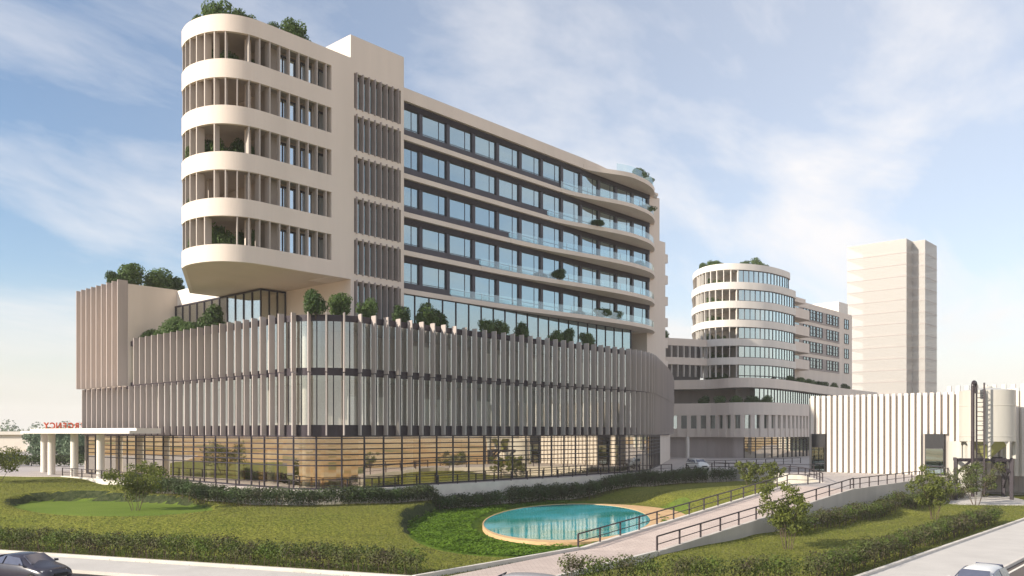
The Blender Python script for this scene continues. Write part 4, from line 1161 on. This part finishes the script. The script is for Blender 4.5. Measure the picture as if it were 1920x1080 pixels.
def tree_at(x, y, z, *a, **k):
    p = G(x, y, z); return shrub_tree('small_tree', p[0], p[1], hgt(*p), *a, **k)
tree_at(255, 956, -1.28, 2.5, 3.7, 'spreading multi-stemmed small tree on the smooth green lawn at left', 101, n=3200, size=.19)
tree_at(-8, 905, -.2, 3.2, 4.0, 'small tree cut by the left edge of the picture', 102, n=2600, size=.22)
tree_at(1478, 1030, -2.36, 1.95, 3.9, 'bright leafy small tree standing on the lawn beside the ramp', 103, n=4200, size=.16)
tree_at(1752, 975, -2.36, 2.1, 4.3, 'leafy small tree left of the silo stand', 104, n=4200, size=.17)
tree_at(1830, 949, -2.36, 2.2, 4.0, 'brownish green small tree in front of the silo', 105, n=3400, size=.18, m='leaf_hedge')
for (x, Y, lab, s) in ((1405, 92, 'leafy shrub below the plaza railing, left of a twin', 106), (1440, 90, 'leafy shrub beside the pale strip below the plaza railing', 107)):
    p = W((x-960)/FPX*Y, Y); shrub_tree('small_tree', p[0], p[1], hgt(*p), 1.6, 2.9, lab, s, n=1800, size=.2)

# roof and terrace planting -------------------------------------------------
def podbush(x, y, r, h, lab, z=Z(9.75), k=None): bush(x, y, z, r, h, lab, k=k, group='round shrubs planted on the roof terraces')
def line_pt(xp, off_in, a_path='front'):
    q = (xp-960)/FPX
    dx, dy = FW[0]+q*RT[0], FW[1]+q*RT[1]
    if a_path == 'front': t = (off_in-CAM[1])/dy
    else: t = (off_in-CAM[0])/dx
    return (CAM[0]+dx*t, CAM[1]+dy*t)
fr_b = [(592, 1.25, 2.6, 'pale green round shrub, leftmost above the glazed podium corner'), (640, 1.35, 2.7, 'dark round shrub above the glazed corner beside a paler one'), (690, 1.1, 2.6, 'pale shrub in front of the lowest louvre screen'), (753, .95, 2.5, 'narrow shrub at the left end of the terrace glazing'),
        (797, 1.35, 2.9, 'tall dark shrub in front of the terrace glazing, third to the right of the core'), (823, 1.1, 2.4, 'dark shrub merging with a taller one on its left before terrace glazing'), (910, 1.0, 2.2, 'squat shrub left of a darker ball in the middle of the terrace'), (940, 1.15, 2.5, 'dark ball shrub in the middle of the terrace edge'), (979, 1.1, 2.5, 'pale upright shrub alone right of the middle of the terrace'),
        (1040, 1.0, 2.1, 'small shrub left of a dark ball towards the right end of the terrace'), (1064, 1.15, 2.5, 'dark ball shrub towards the right end of the terrace'), (1100, 1.1, 2.4, 'pale shrub, last one before the terrace glazing ends')]
for i, (xp, r, h, lab) in enumerate(fr_b):
    x, y = line_pt(xp, -5.4); podbush(x, y, r, h, lab, k=i % 5)
le_b = [(278, 1.2, 1.9, 'leftmost shrub on the low roof edge by the stair block'), (300, .9, 1.6, 'small shrub between two larger ones on left roof edge'), (320, 1.7, 2.9, 'large pale shrub on the left roof edge before the pavilion'), (349, 1.1, 2.1, 'mid-size shrub at the left end of the pavilion glazing'), (372, 1.0, 1.9, 'small shrub touching the tall one before the pavilion'), (396, 1.5, 3.2, 'tall dark shrub in front of the pavilion glazing')]
for i, (xp, r, h, lab) in enumerate(le_b):
    x, y = line_pt(xp, -14.0, 'side'); podbush(x, y, r, h, lab, k=(i*2) % 5)
for i, (xp, yy, r, h, lab) in enumerate(((191, 33, 1.3, 2.2, 'small round shrub at the left on top of the stair block'), (249, 33, 1.9, 3.6, 'pale airy shrub on top of the stair block'), (291, 33, 2.1, 3.6, 'dark round shrub on top of the stair block'), (322, 33, 1.7, 2.8, 'low shrub at the right end of the stair block roof'))):
    x, y = line_pt(xp, yy); x = max(x, -15.2); bush(x, y, Z(16.45), r, h, lab, k=i, group='round shrubs planted on the roof terraces')
# tower roof
for i, (xp, yy, r, h, lab) in enumerate(((376, 4.6, .9, 2.4, 'small bush at the far left of the tower roof'), (404, 3.4, 1.5, 3.9, 'dark dense bush on the rounded tower roof'), (447, 2.4, 1.2, 3.3, 'pale bush on the tower roof right of the dark one'), (478, 1.9, 1.0, 2.9, 'narrow bush on the tower roof between two groups'), (504, 1.7, 1.2, 2.7, 'low pale bush on the tower roof'), (553, .8, 1.5, 3.4, 'big dark bush on the right part of the tower roof'), (583, .8, .7, 2.0, 'small bush at the right end of the tower roof'))):
    x, y = line_pt(xp, yy); bush(x, y, Z(34.75), r*1.1, h, lab, k=(i+1) % 5, group='bushes on the tower roof')
# loggia plants
lab_f = ['top', 'second highest', 'third', 'fourth', 'lowest']
plant = {0: [(382, 4.2, .8, 2.7), (404, 3.4, .8, 2.9), (438, 1.7, 1.2, 2.5), (470, 1.0, .55, 2.3)], 2: [(358, 4.2, .5, 1.9), (388, 3.6, .9, 3.0), (416, 2.4, 1.0, 2.6), (440, 1.8, 1.1, 2.6), (470, 1.0, .5, 2.3)], 3: [(360, 4.0, .45, 1.4)],
         4: [(358, 4.2, .5, 2.0), (380, 3.8, .7, 2.6), (404, 2.6, 1.1, 3.1), (425, 2.0, .9, 2.6), (449, 1.5, .6, 2.7), (471, 1.0, .6, 2.7)]}
pos_w = ['leftmost', 'second from left', 'third from left', 'fourth from left', 'fifth from left', 'sixth from left']
for k, L in plant.items():
    for i, (xp, yy, r, h) in enumerate(L):
        x, y = line_pt(xp, yy); bush(x, y, Z(op_b[k]-1.15), r, h+.55, '%s plant behind the fins of the %s rounded balcony' % (pos_w[i], lab_f[k]), cat='plant', name='balcony_plant', k=(i+k) % 5, group='plants on the rounded balconies')
# plants on curved glass balconies
for i, (a, b, z, r, h, lab) in enumerate(((41, -1.6, 34.5, 1.4, 1.9, 'rounded plant behind the topmost glass balustrade'), (44.5, -.6, 34.5, 1.1, 1.6, 'plant at the curved end of the roof terrace'), (43, -1.2, SL[0]+.2, 1.6, 1.5, 'plant at the end of the highest glass balcony'), (31, -1.7, SL[1]+.2, 1.0, .9, 'low plant midway on the second glass balcony'), (41, -1.2, SL[2]+.2, 1.1, 1.2, 'plant near the end of the third glass balcony'), (23.5, -1.2, SL[3]+.2, 1.3, 1.4, 'spreading plant on the fourth glass balcony'), (32, -1.7, SL[4]+.2, 1.4, 1.5, 'left plant on the lowest glass balcony'), (35, -1.7, SL[4]+.2, 1.2, 1.4, 'right plant on the lowest glass balcony'))):
    bush(a, b, Z(z), r, h, lab, cat='plant', name='balcony_plant', k=i % 5, group='plants on the glass balconies')
for i, (a, b, r) in enumerate(((60, 8.8, 1.0), (66, 12, 1.2))):
    bush(a, b, Z(9.75), r, 2.4, ('dark shrub peeping over the right end of the fins', 'second dark shrub beyond the right end of the fins')[i], k=i)
# round tower planting
for i, (xp, Y, z, r, h, lab) in enumerate(((1322, 186, 34.6, 1.6, 2.8, 'leftmost bush on the round tower roof'), (1336, 184, 34.6, 1.9, 3.0, 'second bush from the left on the round tower roof'), (1352, 184, 34.6, 1.7, 2.6, 'third bush from the left on the round tower roof'), (1396, 184, 34.6, 1.4, 3.0, 'pale single bush in the middle of the round tower roof'), (1420, 184, 34.6, 1.8, 3.5, 'tallest bush on the round tower roof'), (1434, 186, 34.6, 1.4, 2.4, 'last bush on the right of the round tower roof'))):
    x, y = W((xp-960)/FPX*Y, Y); bush(x, y, Z(z), r, h, lab, k=i % 5, group='bushes on the round tower roof')
nm6 = ['top', 'second', 'third', 'fourth', 'fifth', 'sixth']
for k in range(6):
    for i, (xp, Y) in enumerate(((1331, 182.5), (1344, 182), (1357, 181.5))):
        x, y = W((xp-960)/FPX*Y, Y)
        bush(x, y, Z(tb[k]-1.6-2.35-1.0), 1.2-.1*i, 2.7-.3*i, '%s plant on the %s loggia of the round tower' % (('left', 'middle', 'right')[i], nm6[k]), cat='plant', name='balcony_plant', k=(i+k) % 5, group='plants in the round tower loggias', trunk=False)
for i, (a, b) in enumerate(((86, 35), (89, 34), (97.5, 30))):
    bush(a, b, Z(19.4), (1.7, 1.7, 1.5)[i], (2.6, 2.8, 2.6)[i], ('left dark bush on the link roof', 'right dark bush of the pair on the link roof', 'pale bush on the link roof against the round tower')[i], k=i)
tl = ['first', 'second', 'third', 'fourth', 'fifth', 'sixth']
for i, (a, b, r) in enumerate(((118, 11, 1.6), (123, 11.3, 1.4), (129, 12.0, 1.8), (139, 13, 1.9), (148, 13.6, 1.3), (156, 14, 1.5))):
    bush(a, b, Z(9.9), r, 2.5, '%s bush from the left on the low terrace of the round building' % tl[i], k=i % 5, group='bushes on the low terrace')
for i, (a, b, r) in enumerate(((95.2, 19.0, 1.5), (95.0, 15.6, 1.6), (95.2, 12.2, 1.5), (97.0, 9.6, 1.5), (99.4, 8.0, 1.5))):
    bush(a, b, Z(4.95), r, 2.6, '%s bush from the left on the sheltered lower terrace' % tl[i], k=i % 5, group='bushes on the sheltered lower terrace')

# background -----------------------------------------------------------------
for i, (xp, Y, r, h) in enumerate(((82, 150, 3.6, 5.0), (104, 142, 4.2, 5.6), (126, 150, 4.0, 5.4), (146, 138, 3.6, 4.6))):
    x, y = W((xp-960)/FPX*Y, Y)
    shrub_tree('broadleaf_tree', x, y, -.3, r, h, ('leftmost dense tree beyond the canopy columns', 'tall dense tree seen between the canopy columns', 'dense tree behind the middle canopy column', 'lower tree next to the podium behind the canopy')[i], 300+i, n=5200, size=.42, m='leaf_far', cat='tree', stems=9, crown0=.15)
x, y = W(-75, 121)
hedge([W(-84, 126), W(-70, 124), W(-56, 122)], 2.2, 2.0, -.1, 'low dark hedge across the forecourt beyond the canopy', 55, m='leaf_hedge_deep', dens=300, size=.3, stems=False)
wd = MB()
for i in range(70):
    xp = -500+i*26+random.uniform(-8, 8); Y = 560+random.uniform(-40, 40)
    if 160 < xp < 1240: continue
    X = (xp-960)/FPX*Y; x, y = W(X, Y); hh = random.uniform(9, 15)
    leaves(wd, [(x, y, hh*.5-1, 7, 7, hh*.5), (x+4, y+2, hh*.35-1, 6, 6, hh*.4)], 240, 1.8, i)
for i in range(40):
    xp = 1500+i*26; Y = 620+random.uniform(-40, 40); X = (xp-960)/FPX*Y; x, y = W(X, Y); hh = random.uniform(8, 12)
    leaves(wd, [(x, y, hh*.5-2, 8, 8, hh*.5)], 220, 1.8, 900+i)
tag(wd.build('distant_wood', 'leaf_far'), 'hazy belt of distant trees along the horizon', 'wood', kind='stuff')
# low pavilions on the left
lb_ = thing('low_building', 'pale low flat-roofed building far off at the left edge', 'building', (*W(-150, 230), 0))
def qbox(mb, X0_, X1_, Y0_, Y1_, z0, z1): mb.prism([W(X0_, Y0_), W(X1_, Y0_), W(X1_, Y1_), W(X0_, Y1_)], z0, z1); return mb
qbox(MB(), -160, -131, 230, 245, -.3, 4.4).build('wall', 'far_wall', lb_)
qbox(MB(), -161, -130, 229, 246, 4.4, 5.3).build('roof', 'far_wall', lb_)
qbox(MB(), -158, -140, 229.6, 229.9, 0, 3.6).build('doors', 'far_dark', lb_)
lb_ = thing('low_building', 'narrow pale block between the low building and the canopy trees', 'building', (*W(-120, 215), 0))
qbox(MB(), -123, -111, 215, 225, -.3, 4.9).build('wall', 'far_wall', lb_)
qbox(MB(), -117.8, -116.8, 214.6, 214.9, -.2, 4.5).build('door', 'far_dark', lb_)
# building behind the silo at the right edge
rb2 = thing('office_building', 'long white banded building behind the silo at the right edge', 'building', (*W(120, 200), -2.3))
for z0, z1 in ((-2.4, -1.2), (3.2, 4.9), (8.2, 10.6)):
    qbox(MB(), 110, 190, 200, 220, z0+1.0, z1+1.0).build('band', 'far_wall', rb2)
qbox(MB(), 111, 190, 201, 219, -2.3, 11.0).build('window_strip', 'glass_window', rb2)
qbox(MB(), 112, 190, 204, 218, -2.3, 12.8).build('rear_wall', 'far_wall', rb2)
pl = MB()
for i in range(24): qbox(pl, 111+i*3.0, 111.6+i*3.0, 200.3, 200.9, -2.3, 9)
pl.build('piers', 'far_wall', rb2)

# ------------------------------------------------------------------ CARS
def car(label, loc, rotz, paint, kind='saloon', name='car'):
    o = thing(name, label, 'car', loc, rotz)
    # stations: x, z_low, half width, z_belt, half width top, z_top
    if kind == 'saloon':
        S = [(-2.28, .42, .62, .62, .55, .66), (-2.2, .26, .80, .86, .70, .93), (-1.75, .22, .88, .93, .72, 1.0), (-1.15, .22, .90, .95, .60, 1.30), (-.55, .22, .91, .94, .57, 1.42), (.1, .22, .91, .92, .57, 1.43), (.45, .22, .91, .91, .60, 1.36), (1.15, .22, .90, .89, .70, .97), (1.7, .22, .88, .80, .66, .90), (2.15, .26, .80, .68, .56, .78), (2.33, .36, .62, .55, .45, .60)]
        WS = (6, 7); RS = (2, 3)
    else:
        S = [(-2.1, .42, .66, .70, .60, .80), (-2.05, .28, .80, .93, .66, 1.0), (-1.75, .22, .85, .96, .60, 1.38), (-1.2, .22, .86, .96, .60, 1.45), (-.4, .22, .87, .95, .61, 1.47), (.25, .22, .87, .93, .60, 1.44), (.55, .22, .87, .92, .62, 1.36), (1.15, .22, .86, .90, .70, .98), (1.6, .22, .84, .80, .68, .90), (1.95, .27, .78, .66, .58, .76), (2.08, .38, .62, .52, .45, .58)]
        WS = (6, 7); RS = (1, 2)
    mb = MB(); rings = []
    for (x, zl, w, zb, wt, zt) in S:
        half = [(0, zl), (w*.9, zl), (w, zl+.12), (w*1.01, (zl+zb)/2), (w*.97, zb), (wt, zt-.03), (wt*.6, zt+.015), (0, zt+.03)]
        ring = [(x, y, z) for y, z in half]+[(x, -y, z) for y, z in half[-2:0:-1]]
        rings.append(ring)
    n = len(rings[0]); vs = [p for r_ in rings for p in r_]
    fs = [(k*n+i, k*n+(i+1) % n, (k+1)*n+(i+1) % n, (k+1)*n+i) for k in range(len(S)-1) for i in range(n)]
    fs += [tuple(range(n))[::-1], tuple(range((len(S)-1)*n, len(S)*n))]
    mb.add(vs, fs); bd = mb.build('body', paint, o, True, smooth=True)
    md = bd.modifiers.new('b', 'SUBSURF'); md.levels = 1; md.render_levels = 1
    def panel(k0, k1, name_):
        a, b = S[k0], S[k1]; e = .035
        q = []
        for (s_, t) in ((a, .06), (b, .06)):
            pass
        xa, za, wa = a[0], a[5], a[4]; xb, zb_, wb = b[0], b[5], b[4]
        P = [(xa+(xb-xa)*.02, wa*.90, za+e), (xa+(xb-xa)*.02, -wa*.90, za+e), (xb-(xb-xa)*.05, -wb*.92, zb_+e+.03), (xb-(xb-xa)*.05, wb*.92, zb_+e+.03)]
        g_ = MB().add(P+[(p[0], p[1], p[2]-.05) for p in P], [(0, 1, 2, 3), (0, 4, 5, 1), (1, 5, 6, 2), (2, 6, 7, 3), (3, 7, 4, 0)]).build(name_, 'car_window', o, True)
    panel(WS[0], WS[1], 'windscreen'); panel(RS[1], RS[0], 'rear_window')
    for s_ in (-1, 1):
        for (k0, k1) in (((3, 4), (4, 6)) if kind == 'saloon' else ((2, 4), (4, 6))):
            pt = []
            for k in (k0, k1):
                x, zl, w, zb, wt, zt = S[k]
                lo = Vector((x, s_*(w*.97), zb)).lerp(Vector((x, s_*wt, zt-.03)), .10); hi_ = Vector((x, s_*(w*.97), zb)).lerp(Vector((x, s_*wt, zt-.03)), .84)
                pt.append((lo, hi_))
            dxx = .05
            P = [pt[0][0]+Vector((dxx, 0, 0)), pt[1][0]-Vector((dxx, 0, 0)), pt[1][1]-Vector((dxx*1.6, 0, 0)), pt[0][1]+Vector((dxx, 0, 0))]
            if k1 == 6: P[1] = P[1]+Vector((.45, 0, -.01))
            P = [p+Vector((0, s_*.02, .012)) for p in P]
            MB().add(P+[p-Vector((0, s_*.04, 0)) for p in P], [(0, 1, 2, 3), (0, 4, 5, 1), (1, 5, 6, 2), (2, 6, 7, 3), (3, 7, 4, 0)]).build('side_window', 'car_window', o, True)
        MB().add([(.78, s_*.93, .95), (.90, s_*1.03, .97), (.88, s_*1.03, 1.07), (.76, s_*.93, 1.07), (.70, s_*.93, .95), (.76, s_*1.03, .97), (.76, s_*1.03, 1.07), (.70, s_*.93, 1.07)], [(0, 1, 2, 3), (7, 6, 5, 4), (0, 4, 5, 1), (1, 5, 6, 2), (2, 6, 7, 3), (3, 7, 4, 0)]).build('wing_mirror', paint, o, True)
        xf = S[-2][0]
        MB().add([(xf+.10, s_*.40, .62), (xf-.10, s_*.76, .64), (xf-.22, s_*.76, .76), (xf+.02, s_*.40, .74), (xf-.05, s_*.40, .62), (xf-.3, s_*.74, .64), (xf-.34, s_*.74, .74), (xf-.1, s_*.40, .72)], [(0, 1, 2, 3), (7, 6, 5, 4), (0, 4, 5, 1), (1, 5, 6, 2), (2, 6, 7, 3), (3, 7, 4, 0)]).build('headlight', 'lamp_glass', o, True)
        xr = S[1][0]
        MB().box(xr-.06, xr+.05, min(s_*.5, s_*.74), max(s_*.5, s_*.74), .68, .84).build('tail_light', 'sign_red', o, True)
        for xw in (S[0][0]+.95, S[-1][0]-.92):
            tl_ = MB().lathe(0, 0, [(.20, -.1), (.31, -.1), (.325, -.05), (.325, .05), (.31, .1), (.20, .1)], 20)
            tl_.v = [(xw+a, s_*.82+c, .325+b) for a, b, c in tl_.v]
            w_ = tl_.build('wheel', 'tyre', o, True)
            rl = MB().lathe(0, 0, [(0, .06), (.08, .075), (.21, .05), (.21, -.05), (0, -.05)], 14)
            rl.v = [(xw+a, s_*.84+c*s_, .325+b) for a, b, c in rl.v]
            rl.build('rim', 'rim', w_, True)
    xf = S[-1][0]
    MB().box(xf-.08, xf+.03, -.36, .36, .42, .60).build('grille', 'black', o, True)
    MB().box(xf+.0, xf+.05, -.26, .26, .30, .41).build('number_plate', 'plate', o, True)
    return o
def heading(v): p = Vector(W(v.x, v.y))-Vector(W(0, 0)); return math.atan2(p.y, p.x)
px_, py_ = W(-23.7, 41.5)
car('dark blue-black saloon car at the lower left corner', (px_, py_, ZR), heading(ld)+R(-3), 'car_dark')
px_, py_ = W(20.3, 36.9)
car('white hatchback car seen from above at the lower right corner', (px_, py_, ZR), heading(-rd)+pi*0, 'car_white', 'hatch')
px_, py_ = W(1.25, 34.8)
car('grey car roof just showing at the bottom edge below the path', (px_, py_, ZR), heading(ld), 'car_grey', 'hatch')
px_, py_ = W((1308-960)/FPX*112, 112)
car('small white car parked on the plaza beyond the railing', (px_, py_, 0), heading(Vector((.25, -1))), 'car_white', 'hatch')

# ------------------------------------------------------------------ HAZE
m, nt, out = nodes('haze_air')
pv = nt.nodes.new('ShaderNodeVolumePrincipled'); pv.inputs['Density'].default_value = .0003; pv.inputs['Color'].default_value = (1.0, .98, .95, 1); pv.inputs['Anisotropy'].default_value = -.1
nt.links.new(pv.outputs[0], out.inputs['Volume']); MATS['haze_air'] = m
hzb = MB().box(-2450, 2450, -2450, 2450, -4.2, 76).build('haze', 'haze_air'); tag(hzb, 'thin warm haze filling the air over the whole site', 'haze', kind='stuff')
# ------------------------------------------------------------------ LIGHT, SKY, CAMERA
SUN_EL, SUN_AZ = R(26), R(19)
sd = Vector((-cos(SUN_AZ)*cos(SUN_EL), sin(SUN_AZ)*cos(SUN_EL), sin(SUN_EL)))
L = bpy.data.lights.new('sun', 'SUN'); L.energy = 5.0; L.angle = R(.6); L.color = (1.0, .90, .76)
lo = bpy.data.objects.new('sun', L); COL.objects.link(lo); lo.rotation_euler = sd.to_track_quat('Z', 'Y').to_euler()
w = bpy.data.worlds.new('World'); sc.world = w; w.use_nodes = True; nt = w.node_tree; nt.nodes.clear()
out = nt.nodes.new('ShaderNodeOutputWorld'); bg = nt.nodes.new('ShaderNodeBackground'); bg.inputs[1].default_value = .125
sky = nt.nodes.new('ShaderNodeTexSky'); sky.sky_type = 'NISHITA'; sky.sun_disc = False; sky.sun_elevation = SUN_EL
sky.sun_rotation = math.atan2(sd.x, sd.y); sky.air_density = 1.0; sky.dust_density = .6; sky.ozone_density = 2.2
tc = nt.nodes.new('ShaderNodeTexCoord'); sp_ = nt.nodes.new('ShaderNodeSeparateXYZ'); nt.links.new(tc.outputs['Generated'], sp_.inputs[0])
# project the direction on a cloud layer
ad = nt.nodes.new('ShaderNodeMath'); ad.operation = 'ADD'; ad.inputs[1].default_value = .22; nt.links.new(sp_.outputs['Z'], ad.inputs[0])
mxz = nt.nodes.new('ShaderNodeMath'); mxz.operation = 'MAXIMUM'; mxz.inputs[1].default_value = .05; nt.links.new(ad.outputs[0], mxz.inputs[0])
cb = nt.nodes.new('ShaderNodeVectorMath'); cb.operation = 'DIVIDE'
cc = nt.nodes.new('ShaderNodeCombineXYZ')
for i in range(3): nt.links.new(mxz.outputs[0], cc.inputs[i])
nt.links.new(tc.outputs['Generated'], cb.inputs[0]); nt.links.new(cc.outputs[0], cb.inputs[1])
mp = nt.nodes.new('ShaderNodeMapping'); mp.inputs['Rotation'].default_value = (0, 0, R(25)); mp.inputs['Scale'].default_value = (.8, 1.5, 1); mp.inputs['Location'].default_value = (.6, 0.3, 0)
nt.links.new(cb.outputs[0], mp.inputs[0])
n = nt.nodes.new('ShaderNodeTexNoise'); n.inputs['Scale'].default_value = 1.5; n.inputs['Detail'].default_value = 9; n.inputs['Roughness'].default_value = .58; n.inputs['Distortion'].default_value = .35
nt.links.new(mp.outputs[0], n.inputs['Vector'])
cr = nt.nodes.new('ShaderNodeValToRGB'); cr.color_ramp.elements[0].position = .46; cr.color_ramp.elements[1].position = .68
cr.color_ramp.elements[0].color = (0, 0, 0, 1); cr.color_ramp.elements[1].color = (1, 1, 1, 1)
nt.links.new(n.outputs['Fac'], cr.inputs[0])
# more cloud towards the right-hand sky
dt = nt.nodes.new('ShaderNodeVectorMath'); dt.operation = 'DOT_PRODUCT'; dt.inputs[1].default_value = (RT[0], RT[1], 0)
nt.links.new(tc.outputs['Generated'], dt.inputs[0])
mr = nt.nodes.new('ShaderNodeMapRange'); mr.inputs[1].default_value = -.5; mr.inputs[2].default_value = .35; mr.inputs[3].default_value = .0; mr.inputs[4].default_value = .42
nt.links.new(dt.outputs['Value'], mr.inputs[0])
ad2 = nt.nodes.new('ShaderNodeMath'); ad2.operation = 'MULTIPLY_ADD'; ad2.inputs[1].default_value = .55; ad2.use_clamp = True
nt.links.new(cr.outputs[0], ad2.inputs[0]); nt.links.new(mr.outputs[0], ad2.inputs[2])
mixn = nt.nodes.new('ShaderNodeMix'); mixn.data_type = 'RGBA'
nt.links.new(ad2.outputs[0], mixn.inputs[0]); nt.links.new(sky.outputs[0], mixn.inputs[6]); mixn.inputs[7].default_value = (5.75, 5.65, 5.7, 1)
# warm pale air near the horizon
hz = nt.nodes.new('ShaderNodeMapRange'); hz.inputs[1].default_value = 0; hz.inputs[2].default_value = .18; hz.inputs[3].default_value = .92; hz.inputs[4].default_value = 0; hz.interpolation_type = 'SMOOTHSTEP'
nt.links.new(sp_.outputs['Z'], hz.inputs[0])
mix2 = nt.nodes.new('ShaderNodeMix'); mix2.data_type = 'RGBA'; nt.links.new(hz.outputs[0], mix2.inputs[0]); nt.links.new(mixn.outputs[2], mix2.inputs[6]); mix2.inputs[7].default_value = (5.6, 5.3, 4.8, 1)
nt.links.new(mix2.outputs[2], bg.inputs[0]); nt.links.new(bg.outputs[0], out.inputs[0])

cd = bpy.data.cameras.new('camera'); co = bpy.data.objects.new('camera', cd); COL.objects.link(co)
co.location = CAM; co.rotation_euler = (R(90), 0, FA-pi/2); cd.sensor_width = 36; cd.lens = 36*FPX/1920; cd.shift_y = 272/1920; cd.clip_end = 8000
sc.camera = co
sc.view_settings.view_transform = 'Standard'; sc.view_settings.look = 'None'; sc.view_settings.gamma = 1; sc.view_settings.exposure = .50
sc.render.resolution_x = 1024; sc.render.resolution_y = 576
sc.cycles.max_bounces = 8; sc.cycles.transparent_max_bounces = 24
